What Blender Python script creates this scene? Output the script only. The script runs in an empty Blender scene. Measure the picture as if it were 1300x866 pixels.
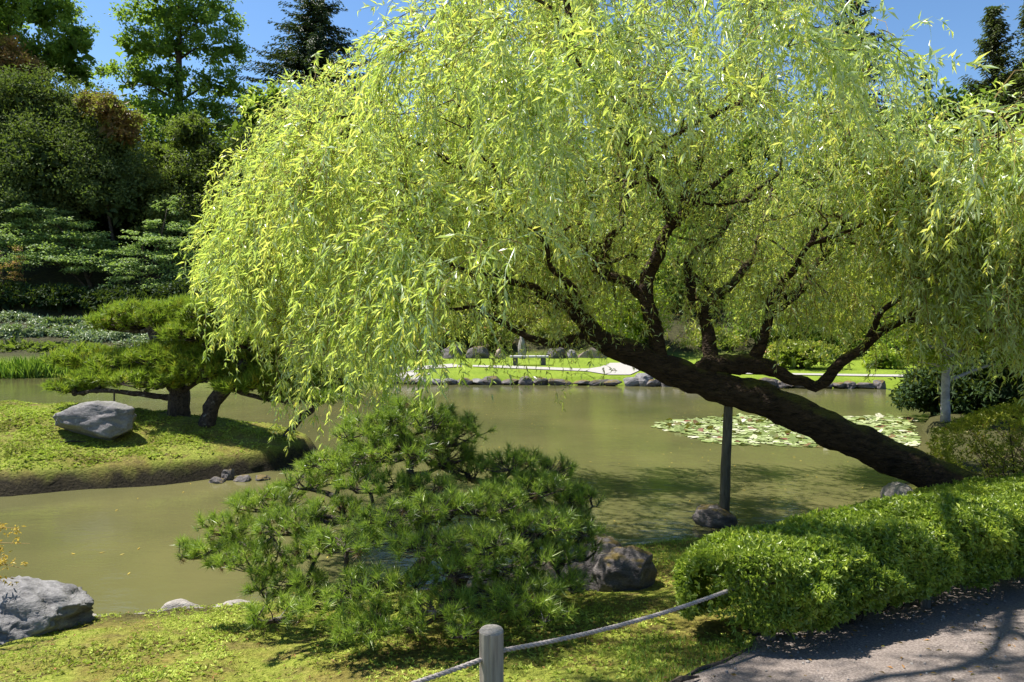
import bpy, math, random
import numpy as np
from mathutils import Vector, noise as mnoise

SC = bpy.context.scene
R = math.radians
rng = np.random.default_rng(7)
random.seed(7)

# ------------------------------------------------------------------ camera, sky, sun, exposure
EYE = 2.6                 # metres above the pond
F = 867.0                 # focal length in photograph pixels
cam = bpy.data.cameras.new('camera')
cam.lens = 36.0 * F / 1300.0
cam.sensor_width = 36.0
cam.shift_y = -33.0 / 1300.0
cam.clip_start = 0.05
cam.clip_end = 3000
co = bpy.data.objects.new('camera', cam)
SC.collection.objects.link(co)
co.location = (0, 0, EYE)
co.rotation_euler = (R(90), 0, 0)
SC.camera = co

SUN_DIR = Vector((-0.55, 0.24, 1.0)).normalized()      # towards the sun
elev = math.asin(SUN_DIR.z)
azim = math.atan2(SUN_DIR.x, SUN_DIR.y)                # from +Y, clockwise
w = bpy.data.worlds.new('World'); SC.world = w; w.use_nodes = True
nt = w.node_tree
sky = nt.nodes.new('ShaderNodeTexSky'); sky.sky_type = 'NISHITA'; sky.sun_disc = False
sky.sun_elevation = elev; sky.sun_rotation = azim
sky.air_density = 1.0; sky.dust_density = 0.15; sky.ozone_density = 3.0
bg = nt.nodes['Background']; bg.inputs['Strength'].default_value = 0.078
hs = nt.nodes.new('ShaderNodeHueSaturation'); hs.inputs['Saturation'].default_value = 1.12
nt.links.new(sky.outputs[0], hs.inputs['Color']); nt.links.new(hs.outputs[0], bg.inputs['Color'])
sl = bpy.data.lights.new('sun', 'SUN'); sl.energy = 5.0; sl.angle = R(0.53); sl.color = (1.0, 0.95, 0.87)
so = bpy.data.objects.new('sun', sl); SC.collection.objects.link(so)
so.rotation_euler = (-SUN_DIR).to_track_quat('-Z', 'Y').to_euler()
SC.view_settings.view_transform = 'Standard'
SC.view_settings.look = 'None'
SC.view_settings.exposure = 1.22
SC.view_settings.gamma = 1.0
SC.cycles.max_bounces = 8
SC.cycles.transparent_max_bounces = 8
SC.cycles.caustics_reflective = False
SC.cycles.caustics_refractive = False

# ------------------------------------------------------------------ helpers
def at(px, py, d):
    return Vector(((px - 650) / F * d, d, EYE - (py - 400) * d / F))

def norm(a):
    return a / np.maximum(np.linalg.norm(a, axis=-1, keepdims=True), 1e-9)

def tag(o, label=None, cat=None, group=None, kind=None):
    if label: o['label'] = label
    if cat: o['category'] = cat
    if group: o['group'] = group
    if kind: o['kind'] = kind
    return o

def empty(name, loc, label, cat, group=None):
    o = bpy.data.objects.new(name, None); SC.collection.objects.link(o)
    o.location = loc; o.empty_display_size = 0.2
    return tag(o, label, cat, group)

class Acc:
    """collects vertices, faces and a tint per vertex, and links them as one mesh object"""
    def __init__(s): s.v = []; s.f = []; s.t = []; s.n = 0
    def add(s, V, Fc, tint=0.5):
        V = np.asarray(V, dtype=np.float64).reshape(-1, 3); Fc = np.asarray(Fc, dtype=np.int64)
        if len(V) == 0: return s
        s.v.append(V); s.f.append(Fc + s.n)
        t = np.asarray(tint, dtype=np.float64)
        s.t.append(np.full(len(V), float(t)) if t.ndim == 0 else t); s.n += len(V)
        return s
    def mesh(s, name, mat, smooth=False, origin=(0, 0, 0)):
        V = np.concatenate(s.v) - np.asarray(origin, dtype=float)
        me = bpy.data.meshes.new(name)
        loops = np.concatenate([f.ravel() for f in s.f])
        tot = np.concatenate([np.full(len(f), f.shape[1]) for f in s.f])
        start = np.concatenate([[0], np.cumsum(tot)[:-1]])
        me.vertices.add(len(V)); me.vertices.foreach_set('co', V.ravel().astype(np.float32))
        me.loops.add(len(loops)); me.loops.foreach_set('vertex_index', loops.astype(np.int32))
        me.polygons.add(len(tot))
        me.polygons.foreach_set('loop_start', start.astype(np.int32))
        me.polygons.foreach_set('loop_total', tot.astype(np.int32))
        me.polygons.foreach_set('use_smooth', np.full(len(tot), smooth))
        a = me.attributes.new('tint', 'FLOAT', 'POINT')
        a.data.foreach_set('value', np.concatenate(s.t).astype(np.float32))
        me.update(calc_edges=True); me.materials.append(mat)
        return me
    def build(s, name, mat, parent=None, smooth=False, origin=None, kind=None):
        if origin is None: origin = tuple(parent.location) if parent is not None and parent.parent is None and parent.type == 'EMPTY' else (0, 0, 0)
        me = s.mesh(name, mat, smooth, origin)
        o = bpy.data.objects.new(name, me); SC.collection.objects.link(o)
        if parent is not None: o.parent = parent
        else: o.location = origin
        if kind: o['kind'] = kind
        return o

def catmull(pts, step):
    pts = np.asarray(pts, dtype=float)
    Pp = np.vstack([2 * pts[0] - pts[1], pts, 2 * pts[-1] - pts[-2]])
    out = []
    for i in range(1, len(Pp) - 2):
        p0, p1, p2, p3 = Pp[i - 1:i + 3]
        n = max(1, int(np.linalg.norm((p2 - p1)[:3]) / step))
        for k in range(n):
            t = k / n
            out.append(0.5 * ((2 * p1) + (-p0 + p2) * t + (2 * p0 - 5 * p1 + 4 * p2 - p3) * t * t + (-p0 + 3 * p1 - 3 * p2 + p3) * t ** 3))
    out.append(pts[-1])
    return np.array(out)

def tube(pts, radii, sides=10, step=0.08, rough=0.12, seed=0, freq=6.0, closed=True, twist=0.0):
    """tapered, slightly lumpy tube through pts"""
    P4 = catmull(np.hstack([np.asarray(pts, float), np.asarray(radii, float)[:, None]]), step)
    P, r = P4[:, :3], np.maximum(P4[:, 3], 0.001)
    T = norm(np.gradient(P, axis=0))
    ref = np.array([0.0, 0, 1]) if abs(T[0][2]) < 0.9 else np.array([1.0, 0, 0])
    u = norm(np.cross(T[0], ref)); V = []
    for i in range(len(P)):
        u = norm(u - T[i] * np.dot(u, T[i])); v = np.cross(T[i], u)
        for k in range(sides):
            a = 2 * math.pi * k / sides + twist * i
            d = math.cos(a) * u + math.sin(a) * v
            rr = r[i]
            if rough:
                q = Vector(P[i] * 1.0 + d * r[i]) * freq + Vector((seed, 0, 0))
                rr *= 1 + rough * 2.2 * mnoise.fractal(q, 0.9, 2.1, 3)
            V.append(P[i] + d * rr)
    n = len(P); Fc = []
    for i in range(n - 1):
        for k in range(sides):
            a = i * sides + k; b = i * sides + (k + 1) % sides
            Fc.append((a, b, b + sides, a + sides))
    V = np.array(V); Fq = np.array(Fc)
    caps = []
    if closed:
        c0, c1 = len(V), len(V) + 1
        V = np.vstack([V, P[0], P[-1]])
        for k in range(sides):
            caps.append((c0, (k + 1) % sides, k)); b = (n - 1) * sides
            caps.append((c1, b + k, b + (k + 1) % sides))
    return V, Fq, np.array(caps) if caps else None

def add_tube(acc, *a, tint=0.5, **k):
    V, Fq, caps = tube(*a, **k)
    base = acc.n
    acc.add(V, Fq, tint)
    if caps is not None:
        acc.f.append(caps + base)
    return acc

def leaves(P, D, N, L, W, fold=0.25, droop=0.12, mid=0.42):
    """folded lanceolate leaves; arrays of N"""
    P = np.asarray(P); D = norm(np.asarray(D)); S = norm(np.cross(D, N)); N2 = np.cross(S, D)
    L = np.broadcast_to(L, (len(P),))[:, None]; W = np.broadcast_to(W, (len(P),))[:, None]
    v0 = P; m = P + D * L * mid
    v1 = m + S * W / 2 + N2 * fold * W; v3 = m - S * W / 2 + N2 * fold * W
    v2 = P + D * L - N2 * droop * L
    V = np.stack([v0, v1, v2, v3], 1).reshape(-1, 3)
    b = np.arange(len(P))[:, None] * 4
    Fc = np.concatenate([b + np.array([[0, 1, 2]]), b + np.array([[0, 2, 3]])])
    return V, Fc

def rep4(t): return np.repeat(t, 4)

def rdir(n): return norm(rng.normal(size=(n, 3)))

def vnoise(x, y, f=1.0, seed=0, oct=3):
    """numpy value noise, -1..1"""
    tot = 0; amp = 1; s = 0
    for o in range(oct):
        X = x * f + seed * 17.3 + o * 5.1; Y = y * f + seed * 9.7 - o * 3.3
        xi = np.floor(X).astype(np.int64); yi = np.floor(Y).astype(np.int64); fx = X - xi; fy = Y - yi
        fx = fx * fx * (3 - 2 * fx); fy = fy * fy * (3 - 2 * fy)
        def h(a, b):
            n = (a * 374761393 + b * 668265263 + seed * 1442695041) & 0x7fffffff
            n = ((n ^ (n >> 13)) * 1274126177) & 0x7fffffff
            return ((n ^ (n >> 16)) & 0xffff) / 32767.5 - 1
        v = (h(xi, yi) * (1 - fx) + h(xi + 1, yi) * fx) * (1 - fy) + (h(xi, yi + 1) * (1 - fx) + h(xi + 1, yi + 1) * fx) * fy
        tot = tot + v * amp; s += amp; amp *= 0.5; f *= 2.03
    return tot / s

# ------------------------------------------------------------------ materials
def new_mat(name):
    m = bpy.data.materials.new(name); m.use_nodes = True
    t = m.node_tree
    for n in list(t.nodes): t.nodes.remove(n)
    out = t.nodes.new('ShaderNodeOutputMaterial')
    return m, t, out

def N(t, kind, **kw):
    n = t.nodes.new(kind)
    for k, v in kw.items():
        if k in n.inputs: n.inputs[k].default_value = v
        else: setattr(n, k, v)
    return n

def ramp(t, fac, stops):
    r = t.nodes.new('ShaderNodeValToRGB'); e = r.color_ramp.elements
    while len(e) < len(stops): e.new(0.5)
    for i, (p, c) in enumerate(stops):
        e[i].position = p; e[i].color = (*c, 1) if len(c) == 3 else c
    t.links.new(fac, r.inputs[0]); return r.outputs[0]

def mixc(t, fac, a, b, mode='MIX'):
    m = t.nodes.new('ShaderNodeMix'); m.data_type = 'RGBA'; m.blend_type = mode
    for sock, v in ((m.inputs[0], fac), (m.inputs[6], a), (m.inputs[7], b)):
        if hasattr(v, 'links'): t.links.new(v, sock)
        elif isinstance(v, (int, float)): sock.default_value = v
        else: sock.default_value = (*v, 1)
    return m.outputs[2]

def coords(t, scale=1.0, obj=False):
    g = t.nodes.new('ShaderNodeTexCoord' if obj else 'ShaderNodeNewGeometry')
    s = g.outputs['Object' if obj else 'Position']
    mp = t.nodes.new('ShaderNodeMapping')
    mp.inputs['Scale'].default_value = (scale,) * 3 if isinstance(scale, (int, float)) else scale
    t.links.new(s, mp.inputs[0]); return mp.outputs[0]

def noise(t, scale, detail=4, vec=None, rough=0.55, dist=0.0):
    n = N(t, 'ShaderNodeTexNoise', Scale=scale, Detail=detail, Roughness=rough, Distortion=dist)
    if vec is None: vec = coords(t)
    t.links.new(vec, n.inputs['Vector']); return n.outputs['Fac']

def foliage_mat(name, stops, trans=0.35, rough=0.45, spec=0.4, under=None, patch=0.6, tcol=(0.5, 0.75, 0.06)):
    """leaf: colour by per-leaf tint; a paler underside where given; light passes through"""
    m, t, out = new_mat(name)
    a = t.nodes.new('ShaderNodeAttribute'); a.attribute_name = 'tint'
    nz = noise(t, patch, 2)
    add = N(t, 'ShaderNodeMath', operation='MULTIPLY_ADD'); add.inputs[1].default_value = 0.5; t.links.new(nz, add.inputs[0])
    sub = N(t, 'ShaderNodeMath', operation='SUBTRACT'); sub.inputs[1].default_value = 0.25
    t.links.new(a.outputs['Fac'], sub.inputs[0]); t.links.new(sub.outputs[0], add.inputs[2])
    col = ramp(t, add.outputs[0], stops)
    c2 = col
    if under:
        g = t.nodes.new('ShaderNodeNewGeometry')
        c2 = mixc(t, g.outputs['Backfacing'], col, under)
    p = N(t, 'ShaderNodeBsdfPrincipled', Roughness=rough); p.inputs['Specular IOR Level'].default_value = spec
    t.links.new(c2, p.inputs['Base Color'])
    tr = t.nodes.new('ShaderNodeBsdfTranslucent')
    tc = mixc(t, 0.5, col, tcol, 'MIX'); t.links.new(tc, tr.inputs[0])
    mx = N(t, 'ShaderNodeMixShader'); mx.inputs[0].default_value = trans
    t.links.new(p.outputs[0], mx.inputs[1]); t.links.new(tr.outputs[0], mx.inputs[2])
    t.links.new(mx.outputs[0], out.inputs[0]); return m

def bark_mat(name, dark, light, scale=14.0, stretch=(1, 1, 1), moss=0.0, bump=0.6, lich=None):
    m, t, out = new_mat(name)
    v = coords(t, stretch)
    n1 = noise(t, scale, 6, v, 0.65, 0.6); vo = N(t, 'ShaderNodeTexVoronoi', Scale=scale * 1.3); vo.feature = 'DISTANCE_TO_EDGE'
    t.links.new(v, vo.inputs['Vector'])
    col = ramp(t, n1, [(0.3, dark), (0.7, light)])
    if lich:
        nl = noise(t, 9, 5); col = mixc(t, ramp(t, nl, [(0.6, (0, 0, 0)), (0.68, (1, 1, 1))]), col, lich)
    if moss:
        g = t.nodes.new('ShaderNodeNewGeometry'); s = N(t, 'ShaderNodeSeparateXYZ'); t.links.new(g.outputs['Normal'], s.inputs[0])
        nm = noise(t, 4, 4)
        ad = N(t, 'ShaderNodeMath', operation='MULTIPLY'); t.links.new(s.outputs[2], ad.inputs[0]); t.links.new(nm, ad.inputs[1])
        col = mixc(t, ramp(t, ad.outputs[0], [(0.30, (0, 0, 0)), (0.45, (moss,) * 3)]), col, (0.13, 0.13, 0.025))
    p = N(t, 'ShaderNodeBsdfPrincipled', Roughness=0.9); p.inputs['Specular IOR Level'].default_value = 0.2
    t.links.new(col, p.inputs['Base Color'])
    hm = N(t, 'ShaderNodeMath', operation='ADD'); t.links.new(n1, hm.inputs[0])
    mn = N(t, 'ShaderNodeMath', operation='MINIMUM'); mn.inputs[1].default_value = 0.25; t.links.new(vo.outputs['Distance'], mn.inputs[0])
    t.links.new(mn.outputs[0], hm.inputs[1])
    b = N(t, 'ShaderNodeBump', Strength=bump, Distance=0.05); t.links.new(hm.outputs[0], b.inputs['Height'])
    t.links.new(b.outputs[0], p.inputs['Normal']); t.links.new(p.outputs[0], out.inputs[0]); return m

def rock_mat(name, a, b, moss=(0.10, 0.12, 0.02), moss_amt=0.0, spots=(0.5, 0.5, 0.46), scale=5.0):
    m, t, out = new_mat(name)
    v = coords(t, (1, 1, 2.2))
    n1 = noise(t, scale, 8, v, 0.7, 0.8); n2 = noise(t, scale * 9, 4, v, 0.6)
    col = ramp(t, n1, [(0.32, a), (0.66, b)])
    col = mixc(t, 0.35, col, ramp(t, n2, [(0.3, tuple(x * 0.45 for x in a)), (0.7, tuple(min(1, x * 1.3) for x in b))]))
    nl = noise(t, scale * 3.1, 5)
    col = mixc(t, ramp(t, nl, [(0.62, (0, 0, 0)), (0.7, (0.6,) * 3)]), col, spots)
    if moss_amt:
        g = t.nodes.new('ShaderNodeNewGeometry'); s = N(t, 'ShaderNodeSeparateXYZ'); t.links.new(g.outputs['Normal'], s.inputs[0])
        nm = noise(t, 5, 5)
        ad = N(t, 'ShaderNodeMath', operation='MULTIPLY'); t.links.new(s.outputs[2], ad.inputs[0]); t.links.new(nm, ad.inputs[1])
        col = mixc(t, ramp(t, ad.outputs[0], [(0.36, (0, 0, 0)), (0.48, (moss_amt,) * 3)]), col, moss)
    p = N(t, 'ShaderNodeBsdfPrincipled', Roughness=0.85); p.inputs['Specular IOR Level'].default_value = 0.3
    t.links.new(col, p.inputs['Base Color'])
    h = N(t, 'ShaderNodeMath', operation='MULTIPLY_ADD'); h.inputs[1].default_value = 0.35
    t.links.new(n2, h.inputs[0]); t.links.new(n1, h.inputs[2])
    b_ = N(t, 'ShaderNodeBump', Strength=0.55, Distance=0.06); t.links.new(h.outputs[0], b_.inputs['Height'])
    t.links.new(b_.outputs[0], p.inputs['Normal']); t.links.new(p.outputs[0], out.inputs[0]); return m

def plain_mat(name, stops, scale=20.0, rough=0.85, bump=0.2, stretch=(1, 1, 1), dist=0.01, obj=False):
    m, t, out = new_mat(name)
    v = coords(t, stretch, obj); n1 = noise(t, scale, 6, v, 0.65)
    p = N(t, 'ShaderNodeBsdfPrincipled', Roughness=rough); p.inputs['Specular IOR Level'].default_value = 0.3
    t.links.new(ramp(t, n1, stops), p.inputs['Base Color'])
    b = N(t, 'ShaderNodeBump', Strength=bump, Distance=dist); t.links.new(n1, b.inputs['Height'])
    t.links.new(b.outputs[0], p.inputs['Normal']); t.links.new(p.outputs[0], out.inputs[0]); return m

M = {}
M['willow'] = foliage_mat('willow_leaf', [(0.0, (0.10, 0.18, 0.045)), (0.35, (0.28, 0.40, 0.075)), (0.65, (0.56, 0.62, 0.10)), (1.0, (0.86, 0.76, 0.20))],
                          trans=0.48, rough=0.32, spec=0.6, under=(0.54, 0.64, 0.42), patch=0.5, tcol=(0.72, 0.88, 0.12))
M['twig'] = plain_mat('willow_twig', [(0.3, (0.14, 0.09, 0.03)), (0.7, (0.30, 0.22, 0.08))], 40)
M['bark_willow'] = bark_mat('willow_bark', (0.007, 0.005, 0.004), (0.085, 0.055, 0.036), 15, stretch=(0.55, 1, 1.5), moss=0.55, bump=1.0)
M['bark_branch'] = bark_mat('branch_bark', (0.022, 0.016, 0.012), (0.13, 0.09, 0.055), 22, bump=0.5)
M['bark_pine'] = bark_mat('pine_bark', (0.018, 0.014, 0.012), (0.13, 0.10, 0.085), 20, bump=1.0, lich=(0.30, 0.28, 0.24))
M['bark_tree'] = bark_mat('tree_bark', (0.02, 0.016, 0.012), (0.09, 0.07, 0.05), 5, bump=0.5)
M['bark_grey'] = bark_mat('smooth_grey_bark', (0.20, 0.19, 0.19), (0.42, 0.40, 0.40), 7, bump=0.2)
M['needle'] = foliage_mat('pine_needle', [(0.0, (0.04, 0.065, 0.016)), (0.5, (0.155, 0.245, 0.032)), (0.85, (0.33, 0.43, 0.05)), (1.0, (0.44, 0.48, 0.10))],
                          trans=0.25, rough=0.4, spec=0.5, patch=1.4)
M['needle_far'] = foliage_mat('island_pine_needle', [(0.0, (0.07, 0.12, 0.015)), (0.5, (0.18, 0.25, 0.022)), (0.9, (0.30, 0.34, 0.03)), (1.0, (0.38, 0.28, 0.03))],
                              trans=0.28, rough=0.5, spec=0.3, patch=0.9)
M['hedge'] = foliage_mat('hedge_leaf', [(0.0, (0.055, 0.085, 0.014)), (0.5, (0.20, 0.27, 0.032)), (0.85, (0.37, 0.43, 0.05)), (1.0, (0.55, 0.55, 0.09))],
                         trans=0.30, rough=0.4, spec=0.45, patch=3.0)
M['azalea'] = foliage_mat('azalea_leaf', [(0.0, (0.08, 0.10, 0.014)), (0.5, (0.24, 0.27, 0.03)), (0.8, (0.40, 0.36, 0.045)), (1.0, (0.44, 0.16, 0.05))],
                          trans=0.28, rough=0.45, patch=3.0)
M['orange'] = foliage_mat('orange_azalea_leaf', [(0.0, (0.07, 0.09, 0.015)), (0.45, (0.18, 0.17, 0.03)), (0.8, (0.30, 0.16, 0.03)), (1.0, (0.38, 0.15, 0.05))], trans=0.3, patch=1.0)
M['maple_r'] = foliage_mat('yellow_maple_leaf', [(0.0, (0.10, 0.16, 0.015)), (0.5, (0.22, 0.30, 0.02)), (1.0, (0.36, 0.42, 0.04))], trans=0.42, patch=0.9, tcol=(0.55, 0.7, 0.04))
M['maple_l'] = foliage_mat('grey_green_maple_leaf', [(0.0, (0.11, 0.16, 0.06)), (0.6, (0.25, 0.35, 0.13)), (1.0, (0.40, 0.49, 0.22))], trans=0.3, spec=0.2, rough=0.6, patch=0.5)
M['broad'] = foliage_mat('broadleaf', [(0.0, (0.035, 0.07, 0.012)), (0.5, (0.09, 0.16, 0.022)), (1.0, (0.18, 0.27, 0.045))], trans=0.4, spec=0.25, rough=0.6, patch=0.25)
M['rhodo'] = foliage_mat('rhododendron_leaf', [(0.0, (0.036, 0.056, 0.020)), (0.5, (0.085, 0.115, 0.038)), (1.0, (0.21, 0.22, 0.065))], trans=0.15, rough=0.75, spec=0.15, patch=0.35)
M['rust'] = foliage_mat('rusty_new_leaf', [(0.0, (0.09, 0.06, 0.025)), (0.5, (0.28, 0.14, 0.055)), (1.0, (0.48, 0.22, 0.10))], trans=0.25, spec=0.2, rough=0.6, patch=0.4)
M['olive'] = foliage_mat('olive_shrub_leaf', [(0.0, (0.04, 0.055, 0.015)), (0.5, (0.09, 0.11, 0.03)), (1.0, (0.20, 0.21, 0.06))], trans=0.25, patch=0.5, spec=0.2, rough=0.6)
M['conifer'] = foliage_mat('fir_needle', [(0.0, (0.010, 0.025, 0.014)), (0.6, (0.022, 0.05, 0.024)), (1.0, (0.05, 0.085, 0.035))], trans=0.05, rough=0.6, patch=0.4)
M['cedar'] = foliage_mat('cedar_scale', [(0.0, (0.03, 0.04, 0.015)), (0.6, (0.07, 0.085, 0.03)), (1.0, (0.13, 0.13, 0.05))], trans=0.1, rough=0.6, patch=0.4)
M['juniper'] = foliage_mat('juniper_scale', [(0.0, (0.06, 0.10, 0.05)), (0.5, (0.20, 0.26, 0.13)), (1.0, (0.44, 0.48, 0.30))], trans=0.15, patch=1.2)
M['iris'] = foliage_mat('iris_blade', [(0.0, (0.08, 0.15, 0.02)), (0.6, (0.17, 0.28, 0.04)), (1.0, (0.28, 0.36, 0.06))], trans=0.35, patch=1.0)
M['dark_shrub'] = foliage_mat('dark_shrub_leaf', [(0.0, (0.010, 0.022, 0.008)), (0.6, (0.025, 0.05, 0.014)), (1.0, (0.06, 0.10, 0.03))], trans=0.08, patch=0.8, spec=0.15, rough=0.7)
M['yellow_leaf'] = foliage_mat('yellow_leaf', [(0.0, (0.30, 0.20, 0.03)), (0.5, (0.52, 0.38, 0.06)), (1.0, (0.60, 0.50, 0.12))], trans=0.35, patch=4.0, tcol=(0.7, 0.5, 0.05))
M['grass'] = foliage_mat('moss_blade', [(0.0, (0.11, 0.065, 0.022)), (0.22, (0.17, 0.15, 0.028)), (0.5, (0.27, 0.33, 0.040)), (1.0, (0.50, 0.56, 0.11))], trans=0.25, rough=0.6, spec=0.2, patch=1.6)
M['pad'] = foliage_mat('lily_pad', [(0.0, (0.16, 0.06, 0.035)), (0.16, (0.09, 0.12, 0.025)), (0.5, (0.19, 0.24, 0.07)), (0.85, (0.34, 0.38, 0.18)), (1.0, (0.48, 0.46, 0.34))], trans=0.1, rough=0.5, spec=0.3, under=(0.20, 0.06, 0.035), patch=1.5)
M['old_needle'] = foliage_mat('old_brown_needle', [(0.0, (0.10, 0.055, 0.02)), (1.0, (0.28, 0.17, 0.06))], trans=0.1, patch=1.5, tcol=(0.4, 0.25, 0.1))
M['flower_red'] = plain_mat('red_petal', [(0.3, (0.45, 0.04, 0.02)), (0.7, (0.6, 0.10, 0.04))], 30)
M['flower_white'] = plain_mat('white_petal', [(0.3, (0.62, 0.58, 0.60)), (0.7, (0.8, 0.76, 0.80))], 30)
M['rock'] = rock_mat('grey_rock', (0.09, 0.082, 0.082), (0.25, 0.235, 0.235), moss_amt=0.15, spots=(0.34, 0.33, 0.32))
M['rock_big'] = rock_mat('pale_grey_rock', (0.075, 0.072, 0.074), (0.235, 0.228, 0.228), scale=3.2, spots=(0.3, 0.3, 0.29))
M['rock_dark'] = rock_mat('dark_mossy_rock', (0.03, 0.027, 0.027), (0.17, 0.15, 0.145), moss=(0.12, 0.085, 0.015), moss_amt=0.85, spots=(0.28, 0.26, 0.24), scale=6)
M['rock_pale'] = rock_mat('pale_shore_stone', (0.16, 0.145, 0.13), (0.34, 0.31, 0.28), scale=6)
M['rock_red'] = rock_mat('reddish_rock', (0.16, 0.11, 0.09), (0.40, 0.30, 0.25), scale=6)
M['post'] = plain_mat('weathered_post_wood', [(0.25, (0.13, 0.11, 0.085)), (0.5, (0.27, 0.235, 0.19)), (0.75, (0.36, 0.33, 0.27))], 26, stretch=(1.6, 1.6, 0.12), bump=0.5)
M['post_end'] = plain_mat('post_end_grain', [(0.3, (0.16, 0.145, 0.12)), (0.7, (0.33, 0.30, 0.26))], 60, bump=0.4)
M['rope'] = plain_mat('grey_rope', [(0.3, (0.20, 0.17, 0.15)), (0.7, (0.46, 0.41, 0.37))], 160, bump=0.5)
M['prop'] = plain_mat('prop_wood', [(0.3, (0.06, 0.05, 0.04)), (0.7, (0.19, 0.165, 0.13))], 22, stretch=(1.5, 1.5, 0.15), bump=0.5)
M['metal'] = plain_mat('dark_metal', [(0.3, (0.03, 0.025, 0.02)), (0.7, (0.08, 0.06, 0.045))], 50, rough=0.6)
M['stone_bench'] = plain_mat('bench_stone', [(0.3, (0.30, 0.29, 0.28)), (0.7, (0.46, 0.45, 0.43))], 14)

# ground: moss and grass near, lawn far, leaf litter under the woods, also painted as left-bank shade (weights in vertex attributes)
m, t, out = new_mat('ground'); M['ground'] = m
def attr(t, nm):
    a = t.nodes.new('ShaderNodeAttribute'); a.attribute_name = nm; return a.outputs['Fac']
g1 = noise(t, 1.3, 5, rough=0.6); g2 = noise(t, 26, 4, rough=0.7); g3 = noise(t, 4.5, 4)
moss = ramp(t, g1, [(0.32, (0.12, 0.075, 0.030)), (0.42, (0.20, 0.155, 0.034)), (0.55, (0.22, 0.27, 0.030)), (0.70, (0.31, 0.37, 0.05))])
moss = mixc(t, ramp(t, g3, [(0.50, (0, 0, 0)), (0.62, (0.85,) * 3)]), moss, (0.13, 0.080, 0.036))
moss = mixc(t, 0.5, moss, ramp(t, g2, [(0.32, (0.035, 0.035, 0.008)), (0.5, (0.16, 0.16, 0.03)), (0.68, (0.34, 0.33, 0.08))]))
lg = noise(t, 0.7, 4); lg2 = noise(t, 9, 4)
lawn = ramp(t, lg, [(0.3, (0.12, 0.18, 0.014)), (0.7, (0.19, 0.25, 0.022))])
lawn = mixc(t, 0.25, lawn, ramp(t, lg2, [(0.3, (0.07, 0.13, 0.008)), (0.7, (0.30, 0.40, 0.05))]))
lit = ramp(t, g3, [(0.3, (0.022, 0.020, 0.010)), (0.7, (0.06, 0.06, 0.022))])
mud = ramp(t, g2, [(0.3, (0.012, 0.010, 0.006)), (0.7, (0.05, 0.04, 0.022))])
col = mixc(t, attr(t, 'lawn'), moss, lawn); col = mixc(t, attr(t, 'litter_shade'), col, lit); col = mixc(t, attr(t, 'mud'), col, mud)
p = N(t, 'ShaderNodeBsdfPrincipled', Roughness=0.95); p.inputs['Specular IOR Level'].default_value = 0.15
t.links.new(col, p.inputs['Base Color'])
bm_ = N(t, 'ShaderNodeBump', Strength=1.0, Distance=0.05); t.links.new(g2, bm_.inputs['Height']); t.links.new(bm_.outputs[0], p.inputs['Normal'])
t.links.new(p.outputs[0], out.inputs[0])

# water: murky olive pond with faint ripples
m, t, out = new_mat('water'); M['water'] = m
v = coords(t, (1.0, 1.9, 1.0)); w1 = noise(t, 2.2, 5, v, 0.6, 0.4); w2 = noise(t, 14, 3, v, 0.6)
wb = noise(t, 0.35, 3)
col = ramp(t, wb, [(0.3, (0.072, 0.074, 0.030)), (0.7, (0.118, 0.110, 0.044))])
p = N(t, 'ShaderNodeBsdfPrincipled', Roughness=0.02); p.inputs['IOR'].default_value = 1.36
t.links.new(col, p.inputs['Base Color'])
h = N(t, 'ShaderNodeMath', operation='MULTIPLY_ADD'); h.inputs[1].default_value = 0.12
t.links.new(w2, h.inputs[0]); t.links.new(w1, h.inputs[2])
b = N(t, 'ShaderNodeBump', Strength=0.14, Distance=0.05); t.links.new(h.outputs[0], b.inputs['Height']); t.links.new(b.outputs[0], p.inputs['Normal'])
t.links.new(p.outputs[0], out.inputs[0])

# gravel path
m, t, out = new_mat('gravel_path'); M['path'] = m
q1 = noise(t, 90, 4, rough=0.7); q2 = noise(t, 1.8, 4)
col = ramp(t, q1, [(0.25, (0.06, 0.045, 0.038)), (0.5, (0.18, 0.15, 0.132)), (0.75, (0.37, 0.315, 0.285))])
col = mixc(t, ramp(t, q2, [(0.45, (0, 0, 0)), (0.7, (0.4,) * 3)]), col, (0.16, 0.13, 0.11))
p = N(t, 'ShaderNodeBsdfPrincipled', Roughness=0.9); p.inputs['Specular IOR Level'].default_value = 0.2
t.links.new(col, p.inputs['Base Color'])
b = N(t, 'ShaderNodeBump', Strength=0.8, Distance=0.012); t.links.new(q1, b.inputs['Height']); t.links.new(b.outputs[0], p.inputs['Normal'])
t.links.new(p.outputs[0], out.inputs[0])
M['far_path'] = plain_mat('pale_path', [(0.3, (0.24, 0.225, 0.20)), (0.7, (0.36, 0.34, 0.31))], 12)

# ------------------------------------------------------------------ terrain
POND = np.array([(-34, 4.6), (-12, 5.0), (-4.6, 5.45), (-3.5, 5.8), (-2.3, 6.05), (-1.0, 6.35), (0.4, 6.95), (1.2, 7.45), (1.9, 7.75), (2.6, 8.0), (3.6, 8.5),
                 (5.0, 9.4), (6.4, 10.8), (8.3, 13.6), (9.6, 16), (12.5, 20), (14.8, 23.4), (13, 24.2), (8, 24.5), (4, 25.2), (0, 25.6), (-3, 25.7),
                 (-4.8, 25.9), (-6.5, 27.3), (-9, 28.6), (-14, 29), (-21, 28.3), (-34, 27)], float)
ISLE = np.array([(-22, 8.6), (-12, 9.2), (-9.2, 9.5), (-7.3, 9.75), (-6.2, 10.2), (-5.3, 10.5), (-4.5, 10.95), (-3.9, 11.5), (-3.65, 12.3), (-3.8, 13.2),
                 (-4.6, 14.2), (-6.2, 15.2), (-9, 16.2), (-14, 16.8), (-22, 17.2)], float)
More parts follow.
